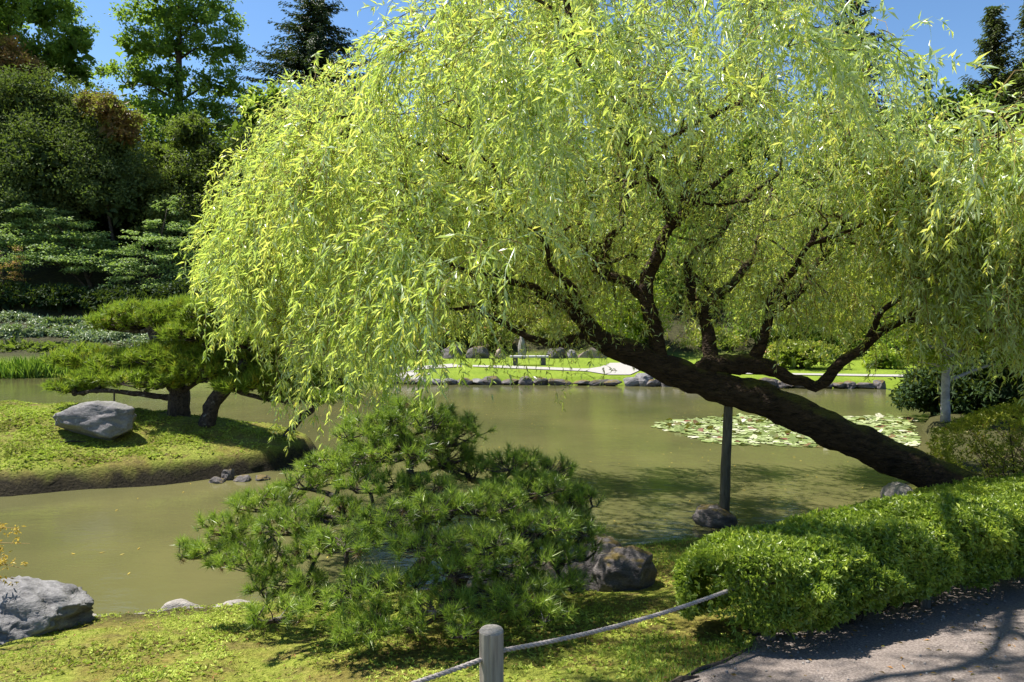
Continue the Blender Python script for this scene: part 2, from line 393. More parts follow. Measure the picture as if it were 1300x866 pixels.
PATHW = np.array([(-3.5, -3), (-2.2, 0.4), (-0.6, 1.9), (0.35, 2.6), (1.2, 3.4), (3.2, 4.2), (7, 5.4), (9, 5.2), (9, 0), (4, -3)], float)
def sdf(x, y, poly):
    """distance to the outline, positive inside"""
    x = np.asarray(x, float); y = np.asarray(y, float)
    d = np.full(x.shape, 1e9); ins = np.zeros(x.shape, bool); n = len(poly)
    for i in range(n):
        ax, ay = poly[i]; bx, by = poly[(i + 1) % n]
        ex, ey = bx - ax, by - ay
        tt = np.clip(((x - ax) * ex + (y - ay) * ey) / (ex * ex + ey * ey), 0, 1)
        d = np.minimum(d, np.hypot(x - ax - tt * ex, y - ay - tt * ey))
        c = ((ay > y) != (by > y)) & (x < (bx - ax) * (y - ay) / (by - ay + 1e-12) + ax)
        ins ^= c
    return np.where(ins, d, -d)
def sat(a): return np.clip(a, 0, 1)
def smooth(a): a = sat(a); return a * a * (3 - 2 * a)
def height(x, y):
    x = np.asarray(x, float); y = np.asarray(y, float)
    wob = 0.10 * vnoise(x, y, 0.9, 3, 2)
    tp = -sdf(x, y, POND) + wob              # outside the pond
    ti = sdf(x, y, ISLE) + wob * 1.2
    near = 0.07 * smooth(tp / 0.12) + np.minimum(0.93, 0.2 * np.maximum(tp, 0)) + 0.02 * vnoise(x, y, 2.2, 5) * smooth(tp)
    near = np.where(near > 0.97, 0.97 + (near - 0.97) * 0.3, near)
    left = smooth((-x - 6) / 7)
    far = 0.26 * smooth(tp / 0.25) + 0.015 * np.maximum(tp, 0) + left * 0.24 * np.maximum(tp - 0.6, 0)
    far = far + np.maximum(tp - 10, 0) * 0.30
    far = np.where(far > 7, 7 + (far - 7) * 0.15, far) + 0.25 * vnoise(x, y, 0.12, 8) * sat((tp - 10) / 6)
    far = np.minimum(far, 14)
    near = near + 0.20 * np.exp(-(((x - 4.5) / 0.8) ** 2 + ((y - 7.4) / 0.6) ** 2))      # root mound of the willow
    wf = smooth((y - 10 - np.maximum(0, 0)) / 3.0)
    land = near * (1 - wf) + far * wf
    isl = (0.25 + 0.07 * vnoise(x, y, 1.7, 91, 3)) * smooth(ti / (0.24 + 0.12 * vnoise(x, y, 2.3, 93))) + 0.225 * np.clip(ti, 0, 2.7) + 0.035 * vnoise(x, y, 1.1, 11) * sat(ti * 2)
    bed = -0.7 * sat(np.minimum(-tp, -ti) / 0.5) - 0.02
    rl = 0.028 * vnoise(x, y, 3.4, 51, 3) * (y < 18)
    land = land + rl * sat(tp * 2) * (1 - smooth((sdf(x, y, PATHW) + 0.15) / 0.2)); isl = isl + 1.6 * rl * sat(ti * 3)
    return np.where(tp > 0, land, np.where(ti > 0, isl, bed))
def hz(x, y): return float(height(np.array([x]), np.array([y]))[0])

def grid_lines(a, b, fine, lo, hi, grow=1.16, start=None):
    mid = list(np.arange(lo, hi + 1e-6, fine)); s = start or fine
    r = []; v = mid[-1]; st = s
    while v < b: st *= grow; v += st; r.append(min(v, b))
    l = []; v = mid[0]; st = s
    while v > a: st *= grow; v -= st; l.append(max(v, a))
    return np.array(l[::-1] + mid + r)
gx = grid_lines(-500, 500, 0.11, -8.5, 4.5, 1.07)
gy = grid_lines(-60, 900, 0.11, 2.2, 14, 1.045)
GX, GY = np.meshgrid(gx, gy)
GZ = height(GX.ravel(), GY.ravel())
nx, ny = len(gx), len(gy)
V = np.stack([GX.ravel(), GY.ravel(), GZ], 1)
ii, jj = np.meshgrid(np.arange(nx - 1), np.arange(ny - 1)); a0 = (jj * nx + ii).ravel()
ground = Acc().add(V, np.stack([a0, a0 + 1, a0 + nx + 1, a0 + nx], 1)).build('ground', M['ground'], smooth=True)
ground['kind'] = 'structure'
tpond = -sdf(V[:, 0], V[:, 1], POND); tisl = sdf(V[:, 0], V[:, 1], ISLE)
lawnw = smooth((V[:, 1] - 17) / 3) * (tpond > -0.5)
litter_shade_w = np.maximum(((V[:, 0] > 6.2) & (V[:, 1] > 9.5) & (V[:, 1] < 20)) * 0.9, np.maximum(sat((tpond - 9.5) / 1.5) * (V[:, 1] > 15), sat((tpond - 1.2) / 1.5) * (V[:, 0] < -9) * (V[:, 1] > 20)))  # dark litter colour on the left bank stands in for its shade
mud_shade_w = np.maximum(1 - sat((V[:, 2] - np.where(tisl > -0.5, 0.19, 0.08)) / 0.12), 0) * ((tisl > -1) | (V[:, 1] < 12))  # waterline mud, raised on the island to paint in its shaded, mossy bank
for nm, arr in (('lawn', lawnw), ('litter_shade', litter_shade_w), ('mud', mud_shade_w)):
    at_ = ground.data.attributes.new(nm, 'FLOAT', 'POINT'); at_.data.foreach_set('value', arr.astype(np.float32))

wv = np.array([(-60, -2, 0), (60, -2, 0), (60, 60, 0), (-60, 60, 0)], float)
wo = Acc().add(wv, [[0, 1, 2, 3]]).build('water', M['water']); wo['kind'] = 'structure'

def drape(name, poly, mat, lift, n=0.12):
    """a sheet that follows the ground inside an outline"""
    poly = np.array(poly, float); x0, y0 = poly.min(0); x1, y1 = poly.max(0)
    xs = np.arange(x0 - n, x1 + n, n); ys = np.arange(y0 - n, y1 + n, n)
    X, Y = np.meshgrid(xs, ys); s = sdf(X.ravel(), Y.ravel(), poly)
    # pull outside vertices of edge cells onto the outline
    pts = np.stack([X.ravel(), Y.ravel()], 1); e = 1e-3
    gxx = (sdf(pts[:, 0] + e, pts[:, 1], poly) - s) / e; gyy = (sdf(pts[:, 0], pts[:, 1] + e, poly) - s) / e
    near_ = (s < 0) & (s > -1.5 * n)
    pts[near_, 0] -= (s * gxx)[near_]; pts[near_, 1] -= (s * gyy)[near_]
    Z = height(pts[:, 0], pts[:, 1]) + lift
    nx, ny = len(xs), len(ys); ii, jj = np.meshgrid(np.arange(nx - 1), np.arange(ny - 1)); a = (jj * nx + ii).ravel()
    q = np.stack([a, a + 1, a + nx + 1, a + nx], 1); ok = s > -1.45 * n
    q = q[ok[q].all(1) & (s[q] > 0).any(1)]
    o = Acc().add(np.column_stack([pts, Z]), q).build(name, mat, smooth=True); o['kind'] = 'structure'; return o
def ground_at(px, py):
    d = 1.65 * F / (py - 400)
    for _ in range(12):
        x = (px - 650) / F * d; d = 0.5 * d + 0.5 * (EYE - hz(x, d)) * F / (py - 400)
    return ((px - 650) / F * d, d)
PATH = [(-3.5, -3), (-2.2, 0.4), (-0.6, 1.9), (0.35, 2.60)] + [ground_at(*q) for q in ((868, 866), (915, 846), (952, 828), (962, 806), (1010, 790), (1100, 768), (1200, 748), (1300, 730))] + [(4.6, 4.75), (7, 5.4), (9, 5.2), (9, 0), (4, -3)]
drape('path', PATH, M['path'], 0.012, 0.12)

def lawn_at(px, py):
    d = (EYE - 0.33) * F / (py - 400)
    for _ in range(6):
        x = (px - 650) / F * d; d = (EYE - hz(x, d)) * F / (py - 400)
    return ((px - 650) / F * d, d)
for poly in ([(487, 479), (500, 476), (528, 470), (590, 466), (575, 462.5), (528, 466), (524, 474), (548, 474.5), (524, 478.5)],
             [(600, 464.2), (650, 465.2), (745, 469), (762, 466.5), (775, 461.5), (805, 461), (814, 470), (800, 476.5), (772, 476.5), (745, 472), (600, 466.2)],
             [(880, 472.5), (1000, 474.5), (1150, 476.5), (1150, 479), (1000, 476.5), (880, 474.5)]):
    drape('lawn_path', [lawn_at(*q) for q in poly], M['far_path'], 0.03, 0.16)

# ------------------------------------------------------------------ short moss and grass blades
def blades(name, n, region, hgt, wid, seed_sel=None, density=None):
    x = rng.uniform(region[0], region[1], n); y = rng.uniform(region[2], region[3], n)
    tp = -sdf(x, y, POND); ti = sdf(x, y, ISLE); pth = sdf(x, y, np.array(PATH, float))
    ok = ((tp > 0.1) | (ti > 0.22 + 0.1 * rng.random(n))) & (pth < 0.02 + 0.03 * rng.normal(size=n))
    ok &= np.abs((x) / np.maximum(y, .1)) < 0.86
    if seed_sel is not None: ok &= seed_sel(x, y)
    dn = vnoise(x, y, 3.2, 21, 4); ok &= rng.random(n) < sat(0.5 + 1.5 * dn)
    x, y = x[ok], y[ok]; n = len(x); z = height(x, y)
    b = np.stack([x, y, z - 0.004], 1)
    lean = rng.normal(size=(n, 3)) * [0.55, 0.55, 0]; up = norm(lean + [0, 0, 1])
    h = (hgt * rng.uniform(0.5, 1.5, n) * (1 + 0.5 * vnoise(x, y, 5, 31)))[:, None]
    a = rng.uniform(0, 2 * math.pi, n); s = np.stack([np.cos(a), np.sin(a), np.zeros(n)], 1) * (wid * rng.uniform(0.6, 1.4, n))[:, None]
    V = np.stack([b - s, b + s, b + up * h], 1).reshape(-1, 3)
    tn = sat(0.50 + 0.45 * vnoise(x, y, 1.9, 41, 4) + 0.35 * vnoise(x, y, 9, 43, 2) + rng.normal(0, 0.2, n))
    return Acc().add(V, np.arange(n * 3).reshape(-1, 3), np.repeat(tn, 3))
a = blades('g', 210000, (-4.4, 2.6, 2.6, 7.9), 0.011, 0.0038)
tag(a.build('moss_grass', M['grass'], kind='stuff'), 'short yellow-green moss and grass on the near bank', 'grass')
a = blades('g', 150000, (-12, -3.5, 9, 15), 0.014, 0.008, lambda x, y: y > 9)
tag(a.build('moss_grass', M['grass'], kind='stuff'), 'low moss and turf covering the island', 'grass')
def rosettes(name, n, region, size, sel=None):
    x = rng.uniform(region[0], region[1], n); y = rng.uniform(region[2], region[3], n)
    ok = ((-sdf(x, y, POND) > 0.08) | (sdf(x, y, ISLE) > 0.3)) & (sdf(x, y, np.array(PATH, float)) < 0) & (np.abs(x) / y < 0.84)
    if sel is not None: ok &= sel(x, y)
    ok &= rng.random(n) < sat(0.45 + 1.6 * vnoise(x, y, 2.1, 61, 4)); x, y = x[ok], y[ok]; n = len(x); m_ = 4
    P = np.repeat(np.stack([x, y, height(x, y) + 0.003], 1), m_, 0); D = norm(rdir(n * m_) * [1, 1, 0.3] + [0, 0, 0.55]); L_ = size * rng.uniform(0.5, 1.4, n * m_) * np.repeat(1 + 0.5 * vnoise(x, y, 1.5, 63), m_)
    V, Fc = leaves(P, D, norm(rdir(n * m_) * 0.5 + [0, 0, 1]), L_, L_ * 0.45, fold=0.2)
    tn = np.repeat(sat(0.5 + 0.6 * vnoise(x, y, 2.4, 65, 4) + rng.normal(0, 0.24, n)), m_)
    return Acc().add(V, Fc, rep4(tn))
tag(rosettes('r', 46000, (-4.4, 2.4, 2.7, 7.9), 0.021).build('ground_cover', M['grass'], kind='stuff'), 'tiny leafy ground cover on the near bank', 'ground cover')
tag(rosettes('r', 30000, (-11, -3.5, 9, 14), 0.036, lambda x, y: y > 9).build('ground_cover', M['grass'], kind='stuff'), 'tiny leafy ground cover on the island', 'ground cover')
# longer bright grass by the hedge foot and shore
a = blades('g', 26000, (0.6, 2.4, 3.1, 7.8), 0.045, 0.0028, lambda x, y: (np.hypot((x - 1.0) / 0.5, (y - 3.7) / 0.5) < 1) | (np.hypot((x - 1.75) / 0.5, (y - 7.0) / 0.7) < 1))
tag(a.build('long_grass', M['iris'], kind='stuff'), 'longer fresh grass beside the hedge end', 'grass')

ORD = 'leftmost second third fourth fifth sixth seventh eighth ninth tenth eleventh twelfth thirteenth fourteenth fifteenth sixteenth seventeenth eighteenth nineteenth twentieth'.split()
ORD += ['twenty-' + q for q in ORD[1:9]]; ORD.insert(20, 'twenty-first'); ORD += ['thirtieth', 'thirty-first', 'thirty-second', 'thirty-third', 'thirty-fourth', 'thirty-fifth', 'thirty-sixth']
# ------------------------------------------------------------------ rocks
def ico(sub):
    import bmesh
    bm = bmesh.new(); bmesh.ops.create_icosphere(bm, subdivisions=sub, radius=1)
    V = np.array([v.co[:] for v in bm.verts]); Fc = np.array([[v.index for v in f.verts] for f in bm.faces]); bm.free(); return V, Fc
ICO = {k: ico(k) for k in (2, 3, 4, 5)}
def rock(name, loc, dims, seed, mat, label=None, cat='rock', group=None, sub=4, cuts=9, rotz=0.0, tilt=0.0, soft=0.5, rough=0.06, strata=0.0):
    r = np.random.default_rng(seed); V, Fc = ICO[sub]; V = V.copy()
    for k in range(cuts):
        n = norm(r.normal(size=3) * [1, 1, 0.8]); o = r.uniform(0.55, 0.86)
        d = V @ n - o; V -= np.outer(np.maximum(d, 0), n) * (1 - soft * 0.25)
    out = np.empty_like(V)
    for i, v in enumerate(V):
        q = Vector(v) * 1.6 + Vector((seed * 3.1, 0, 0))
        f = 1 + rough * 2.4 * mnoise.fractal(q, 0.8, 2.2, 5) + rough * 0.8 * (mnoise.ridged_multi_fractal(q * 1.7, 1.0, 2.0, 3, 1.0, 2.0) - 1)
        if strata:
            b_ = v[0] * 0.55 + v[2] * 0.8 + v[1] * 0.3; c_ = v[0] * 0.8 - v[2] * 0.55
            f += strata * (mnoise.fractal(Vector((b_ * 7, c_ * 1.2, v[1] * 1.5 + seed)), 0.7, 2.2, 5) + 0.6 * abs(mnoise.noise(Vector((b_ * 4, c_ * 0.6, seed)))))
        out[i] = v * f
    V = out * (np.array(dims) / 2)
    c, s = math.cos(tilt), math.sin(tilt); V = V @ np.array([[c, 0, s], [0, 1, 0], [-s, 0, c]]).T
    c, s = math.cos(rotz), math.sin(rotz); V = V @ np.array([[c, -s, 0], [s, c, 0], [0, 0, 1]]).T
    o = Acc().add(V, Fc).build(name, mat, smooth=False)
    for pl in (o.data.polygons,): pl.foreach_set('use_smooth', np.full(len(pl), sub >= 4))
    o.location = loc
    return tag(o, label, cat, group)

def rock_px(name, x0, y0, x1, y1, d, mat, seed, label, depth=None, sink=0.25, **k):
    """rock whose visible part spans that outline when it stands at distance d"""
    w_ = (x1 - x0) / F * d; h_ = (y1 - y0) / F * d; c = at((x0 + x1) / 2, y1, d)
    H = h_ * (1 + sink)
    return rock(name, (c.x, d, c.z + h_ - H / 2), (w_ * 1.08, depth or w_ * 0.75, H * 1.06), seed, mat, label, **k)

rock_px('boulder', -60, 731, 108, 810, 5.35, M['rock_big'], 11, 'large pale grey craggy boulder at the left edge of the near shore', depth=1.1, cuts=16, tilt=0.10, sub=5, rough=0.03, strata=0.17)
rock_px('boulder', 70, 511, 184, 551, 11.5, M['rock'], 23, 'long low grey boulder lying on the mossy island', depth=0.9, cuts=12, sub=5, tilt=0.05, rough=0.05)
rock_px('boulder', 706, 684, 800, 757, 5.9, M['rock_dark'], 35, 'dark mossy boulder behind the right side of the pruned pine', depth=0.6, sub=5, cuts=8)
rock_px('boulder', 752, 692, 843, 757, 5.75, M['rock_dark'], 47, 'rounded dark boulder with ochre moss, nearest to the hedge', depth=0.55, sub=5, cuts=8)
rock_px('rock', 880, 642, 932, 667, 8.5, M['rock_dark'], 51, 'dark rock at the foot of the wooden prop', depth=0.55, cuts=8)
rock_px('rock', 578, 726, 660, 752, 5.7, M['rock_red'], 58, 'reddish rock half hidden under the pruned pine', depth=0.35)
rock_px('rock', 650, 716, 722, 746, 5.95, M['rock_red'], 59, 'brown rock between the pruned pine and the dark boulder', depth=0.35)
rock_px('stone', 197, 765, 257, 789, 5.9, M['rock_pale'], 61, 'pale rounded stone with a dark right side on the near shore', depth=0.3)
rock_px('stone', 268, 764, 322, 784, 6.05, M['rock_pale'], 62, 'flat pale stone at the left foot of the pruned pine', depth=0.3)
rock_px('stone', 70, 779, 152, 806, 5.72, M['rock_pale'], 63, 'long flat pale stone beside the large boulder', depth=0.3, cuts=6)
rock_px('stone', 148, 781, 202, 800, 5.85, M['rock_pale'], 64, 'thin flat stone between two larger shore stones', depth=0.25, cuts=6)
rock_px('stone', 1126, 615, 1160, 645, 7.0, M['rock_pale'], 66, 'pale stone showing above the hedge beside the willow trunk', depth=0.5)
rock_px('stone', 802, 474, 834, 493, 25.2, M['rock'], 68, 'bluish grey stone on the far shore under the willow limb', depth=0.8, sub=3)
# island waterline stones
k = 0; ISO = [0, 1, 2, 3]
for x0, x1, y0, y1 in ((262, 290, 604, 615), (281, 297, 592, 611), (298, 322, 602, 613), (322, 342, 602, 612)):
    xm = (x0 + x1) / 2; d = EYE * F / (y1 - 401) + 0.05; y0 = y1 - (y1 - y0) * 0.9; d += 0.06
    rock_px('shore_stone', x0, y0, x1, y1, d, M['rock_dark'], 100 + k, 'low dark stone, ' + ORD[ISO[k]] + ' along the island waterline from the left', group='stones along the island waterline', depth=0.25, sub=3)
    k += 1
# far shore stones
def shore_pt(px, lo=22):
    pts = POND[17:24]
    for i in range(len(pts) - 1):
        (ax, ay), (bx, by) = pts[i], pts[i + 1]
        for q in np.linspace(0, 1, 60):
            x, y = ax + (bx - ax) * q, ay + (by - ay) * q
            if abs(x / y * F + 650 - px) < 2.0: return x, y
    return None
px = 488; k = 0
while px < 1140:
    wpx = rng.uniform(13, 36) if px < 960 else rng.uniform(12, 26)
    p_ = shore_pt(px + wpx / 2)
    if p_:
        w_ = wpx / F * p_[1]; hh = rng.choice([0.24, 0.36, 0.5]) * rng.uniform(0.85, 1.15)
        pale = px < 600 and rng.random() < 0.5 or rng.random() < 0.12
        rock('shore_stone', (p_[0], p_[1] - 0.05, 0.10), (w_ * 1.2, rng.uniform(0.4, 0.6), hh), 200 + k, M['rock'] if pale else M['rock_dark'],
             ORD[k] + ' stone from the left in the row edging the far lawn', 'rock', 'stones edging the far lawn', sub=3, cuts=12, rotz=rng.uniform(-0.3, 0.3), tilt=rng.uniform(-0.12, 0.12))
    px += wpx * rng.uniform(0.8, 1.05); k += 1
# rocks banked behind the benches
k = 0
for x0, y0, x1, y1, lab in ((628, 443, 642, 459, 'pinkish rock left of the upright stone'), (716, 444, 735, 463, 'small grey rock right of the bench end'), (735, 441, 770, 464, 'broad reddish grey rock under the shrubs'), (690, 440, 722, 461, 'dark rock behind the right end of the bench'),
                            (560, 438, 590, 456, 'dark rock behind the far lawn left of the benches'), (592, 440, 626, 457, 'dark low rock on the shrub bank'), (770, 440, 806, 462, 'dark rock at the bend of the pale path'), (948, 452, 992, 476, 'grey rock by the right lawn')):
    rock_px('bank_rock', x0, y0, x1, y1, 35.0 if x0 < 900 else 31, M['rock_red'] if 'red' in lab or 'pink' in lab else M['rock'] if 'grey' in lab else M['rock_dark'], 300 + k, lab, depth=1.0, sub=3)
    k += 1

# ------------------------------------------------------------------ foliage builders
def clump_leaves(c, rad, n, L, W, up=0.5, shell=0.55, nclump=None, csd=0.16, tint=(0.5, 0.2), flat=False, lump=False, core=0.16):
    """leaves gathered in clumps near the surface of an ellipsoid"""
    rad = np.asarray(rad, float); nclump = nclump or max(12, int(n / 45))
    cd = rdir(nclump); cd[:, 2] = np.where(cd[:, 2] < -0.5, -cd[:, 2], cd[:, 2])
    cr = rng.uniform(shell, 1.0, nclump) ** 0.7 * (rng.uniform(0.7, 1.22, nclump) if lump else 1.0)
    cc = cd * cr[:, None]
    idx = rng.integers(0, nclump, n)
    q = cc[idx] + rng.normal(size=(n, 3)) * csd
    ctint = rng.normal(0, 0.13, nclump)
    Pp = np.asarray(c) + q * rad
    D = norm(cd[idx] * 0.5 + rdir(n) * 0.9 + [0, 0, -0.15])
    Nn = norm(rdir(n) * 0.8 + np.array([0, 0, up]) + cd[idx] * 0.5)
    Lr = L * rng.uniform(0.7, 1.3, n); 
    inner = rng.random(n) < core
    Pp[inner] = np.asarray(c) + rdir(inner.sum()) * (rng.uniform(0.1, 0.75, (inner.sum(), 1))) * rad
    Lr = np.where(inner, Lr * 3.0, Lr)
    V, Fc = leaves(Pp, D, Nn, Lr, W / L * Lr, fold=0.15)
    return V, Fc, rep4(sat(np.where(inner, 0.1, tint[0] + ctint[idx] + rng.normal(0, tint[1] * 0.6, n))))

def blob(px, py, rx, ry, d, rd=None):
    c = at(px, py, d); return c, (rx / F * d, rd if rd else (rx + ry) / 2 / F * d, ry / F * d)

def woody(root, trunk_pts, radii, targets, mat, trunk_name='trunk', limb_r=0.35, lsides=6, step=0.4, sides=9, rough=0.08, freq=2.0):
    """trunk, and limbs from it to the blobs of the crown (the limbs are one part)"""
    a = Acc(); add_tube(a, trunk_pts, radii, sides=sides, step=step, rough=rough, freq=freq)
    a.build(trunk_name, mat, root, smooth=True)
    tp = catmull(np.array(trunk_pts, float), step); b = Acc(); got = False
    for tg in targets:
        tg = np.array(tg, float)
        dd = np.linalg.norm(tp - tg, axis=1) + np.maximum(tp[:, 2] - tg[2] + 0.15 * np.linalg.norm(tp - tg, axis=1), 0) * 3
        s = tp[np.argmin(dd)]; mid = (s + tg) / 2 + np.array([0, 0, 0.12 * np.linalg.norm(tg - s)]) + rng.normal(size=3) * 0.05 * np.linalg.norm(tg - s)
        if np.linalg.norm(tg - s) < 0.05: continue
        r0 = radii[-1] * 0.9 + limb_r * 0.0
        r0 = max(radii[0] * limb_r * 0.6, 0.006)
        add_tube(b, [s, mid, tg], [r0, r0 * 0.6, r0 * 0.25], sides=lsides, step=step, rough=rough, freq=freq); got = True
    if got: b.build('limbs', mat, root, smooth=True, kind='stuff')

def crown_tree(name, label, cat, basepx, based, blobs, mat, leaf, n, group=None, trunk_r=0.25, top=None, bark='bark_tree', up=0.5, trunk2=None, csd=0.16, tint=(0.5, 0.2), core=0.16):
    bx = (basepx - 650) / F * based; bz = hz(bx, based) - 0.1
    root = empty(name, (bx, based, bz), label, cat, group)
    bl = [blob(*b_[:4], based + (b_[4] if len(b_) > 4 else 0)) for b_ in blobs]
    zs = [c.z for c, r in bl]; tops = max(bl, key=lambda q: q[0].z)[0]
    tx = at(*(top or (basepx, 0)), based).x if top else tops.x
    tz = max(zs)
    woody(root, [(bx, based, bz), ((bx * 2 + tx) / 3 + rng.normal() * 0.1, based, bz + (tz - bz) * 0.4), (tx, based, tz)], [trunk_r, trunk_r * 0.7, trunk_r * 0.15],
          [c for c, r in bl], M[bark], step=max(0.25, (tz - bz) / 14))
    area = np.array([r[0] * r[2] for c, r in bl]); cnt = (n * area / area.sum()).astype(int)
    a = Acc()
    for (c, r), k in zip(bl, cnt):
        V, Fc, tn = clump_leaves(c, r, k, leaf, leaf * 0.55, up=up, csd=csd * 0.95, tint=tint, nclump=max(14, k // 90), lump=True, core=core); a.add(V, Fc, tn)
    a.build('crown', M[mat], root, kind='stuff')
    return root

# ------------------------------------------------------------------ background: woods behind the garden
crown_tree('broadleaf_tree', 'tall dark green broadleaf tree with forked trunk against the sky at upper left', 'tree', 225, 58,
           [(228, -35, 52, 34), (205, 18, 50, 32), (262, 22, 40, 30), (172, 62, 34, 26), (222, 62, 40, 26), (278, 66, 32, 28), (165, 108, 34, 24, -1), (222, 108, 40, 24), (282, 112, 30, 26), (185, 150, 50, 26, -1),
            (250, 152, 50, 28), (215, 185, 70, 30, -2), (300, 165, 20, 20)], 'broad', 0.30, 27000, trunk_r=0.55, top=(228, -20), csd=0.15, tint=(0.85, 0.25), core=0.03)
crown_tree('broadleaf_tree', 'bright leafy tree in the upper left corner', 'tree', 20, 52,
           [(10, -20, 70, 40), (-20, 40, 60, 50), (55, 20, 44, 34), (92, 58, 30, 26), (60, 78, 44, 26, 1), (100, 96, 26, 18, 1), (20, 100, 50, 30)], 'broad', 0.26, 26000, trunk_r=0.4, csd=0.14, tint=(0.85, 0.2), core=0.06)
crown_tree('rhododendron', 'rust tipped rhododendron at the left edge below the bright leafy tree', 'shrub', 0, 49, [(-6, 74, 46, 26), (24, 92, 34, 24), (-30, 110, 40, 30)], 'rust', 0.20, 8000, trunk_r=0.12)
crown_tree('rhododendron', 'huge dark domed rhododendron at left with an olive crest', 'shrub', 60, 46, [(40, 135, 64, 44), (90, 150, 60, 40), (0, 170, 70, 60), (130, 190, 50, 45, -1), (60, 215, 95, 60, -2), (150, 245, 60, 50, -2), (30, 275, 80, 45, -3)], 'rhodo', 0.19, 52000, trunk_r=0.15, csd=0.12)
crown_tree('rhododendron', 'rusty brown rhododendron behind the huge dark one', 'shrub', 150, 43.5, [(140, 140, 28, 20), (155, 165, 28, 26), (120, 130, 22, 14)], 'rust', 0.18, 5000, trunk_r=0.12, tint=(0.35, 0.2))
crown_tree('shrub', 'olive green tall shrub left of the willow curtain', 'shrub', 250, 46, [(245, 172, 34, 24), (215, 205, 34, 22), (268, 205, 30, 30), (235, 240, 50, 36, -1), (280, 260, 34, 50, -1), (240, 290, 60, 40, -2)], 'olive', 0.18, 32000, trunk_r=0.12, csd=0.12)
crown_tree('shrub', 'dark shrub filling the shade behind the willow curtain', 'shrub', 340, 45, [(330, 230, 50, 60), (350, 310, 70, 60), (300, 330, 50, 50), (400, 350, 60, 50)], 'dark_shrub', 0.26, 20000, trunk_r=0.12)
crown_tree('shrub', 'dark evergreen shrub in the shade behind the layered maples', 'shrub', 60, 49, [(30, 330, 90, 50), (130, 340, 80, 50), (210, 345, 70, 50), (90, 300, 80, 40), (-40, 330, 60, 60), (150, 270, 80, 60), (200, 290, 70, 60), (60, 250, 100, 60), (160, 220, 60, 50)], 'dark_shrub', 0.34, 30000, trunk_r=0.12)

# woods behind the willow
wood = [(340, 48, 150, 62), (430, 52, 160, 70), (520, 50, 215, 75), (610, 56, 190, 75), (700, 52, 205, 80), (790, 58, 180, 80), (880, 52, 210, 75), (960, 56, 190, 70), (1050, 50, 215, 70), (1140, 54, 180, 75), (1230, 46, 160, 80), (1310, 50, 120, 70)]
for i, (px, d, top, rw) in enumerate(wood):
    bl = [(px, top, rw * 0.6, 40), (px - rw * 0.4, top + 55, rw * 0.6, 40), (px + rw * 0.45, top + 60, rw * 0.6, 42), (px, top + 110, rw, 45, -1), (px - rw * 0.3, top + 170, rw * 0.9, 45, -1), (px + rw * 0.4, top + 190, rw * 0.9, 45, -2)]
    crown_tree('broadleaf_tree', ORD[i] + ' tree from the left in the wood behind the willow, ' + ['dark', 'mid green'][i % 2], 'tree', px, d, bl, 'broad', 0.42, 9000, group='trees of the wood behind the willow', trunk_r=0.35, tint=((0.35, 0.2), (0.5, 0.2))[i % 2])

def conifer(name, label, px, py_top, d, py_bot, half_px, mat, n_wh=26, droop=0.25, sparse=0.0, group=None):
    x = (px - 650) / F * d; top = at(px, py_top, d).z; bz = hz(x, d) - 0.2; bot = at(px, py_bot, d).z; R0 = half_px / F * d
    root = empty(name, (x, d, bz), label, 'tree', group)
    woody(root, [(x, d, bz), (x, d, (bz + top) / 2), (x, d, top)], [0.42, 0.25, 0.02], [], M['bark_tree'], step=1.0)
    a = Acc(); br = Acc(); Hh = top - bot
    for i in range(n_wh):
        f = (i + rng.uniform(0, 1)) / n_wh; z = top - f * Hh; Rm = R0 * (0.10 + 0.9 * f) * rng.uniform(0.75, 1.1)
        nb = rng.integers(5, 9)
        for k in range(nb):
            if rng.random() < sparse: continue
            an = rng.uniform(0, 2 * math.pi); L = Rm * rng.uniform(0.6, 1.1)
            dirv = np.array([math.cos(an), math.sin(an), 0]); m = max(4, int(L / 0.22))
            tt = np.linspace(0.08, 1, m)
            P = np.array([x, d, z]) + np.outer(tt * L, dirv) + np.outer(-droop * L * tt ** 1.3 + 0.18 * L * tt ** 3, [0, 0, 1])
            add_tube(br, [P[0], P[m // 2], P[-1]], [0.05, 0.03, 0.01], sides=3, step=L, rough=0)
            side = np.array([-dirv[1], dirv[0], 0])
            q = 6
            PP = np.repeat(P, q, 0) + rng.normal(size=(m * q, 3)) * 0.10; sg = rng.choice([-1, 1], m * q)[:, None]
            D = norm(dirv * 0.8 + side * sg * rng.uniform(0.3, 1.3, (m * q, 1)) + np.array([0, 0, -0.35]) + rng.normal(size=(m * q, 3)) * 0.15)
            Ls = 0.26 + 0.30 * (1 - np.repeat(tt, q)) * min(1, L / 2)
            V, Fc = leaves(PP, D, norm(np.array([0, 0, 1.0]) + rng.normal(size=(m * q, 3)) * 0.3), Ls, 0.12)
            a.add(V, Fc, rep4(sat(rng.normal(0.5, 0.2, m * q))))
    br.build('branches', M['bark_tree'], root, kind='stuff'); a.build('needles', M[mat], root, kind='stuff')
    return root
conifer('conifer', 'dark fir standing against the sky left of the willow crown', 402, -26, 55, 180, 150, 'conifer', 44)
conifer('conifer', 'dark fir showing through the top right of the willow crown', 1082, -45, 48, 300, 110, 'conifer', 44)
conifer('conifer', 'olive cedar at the right edge of the sky', 1262, 8, 46, 200, 60, 'cedar', 40, droop=-0.25)
conifer('conifer', 'cedar cut by the right edge of the photograph', 1312, -5, 44, 200, 60, 'cedar', 40, droop=-0.25)
conifer('conifer', 'small cedar in the gap between willow and sky at right', 1175, 95, 52, 330, 55, 'cedar', 20, droop=-0.1)

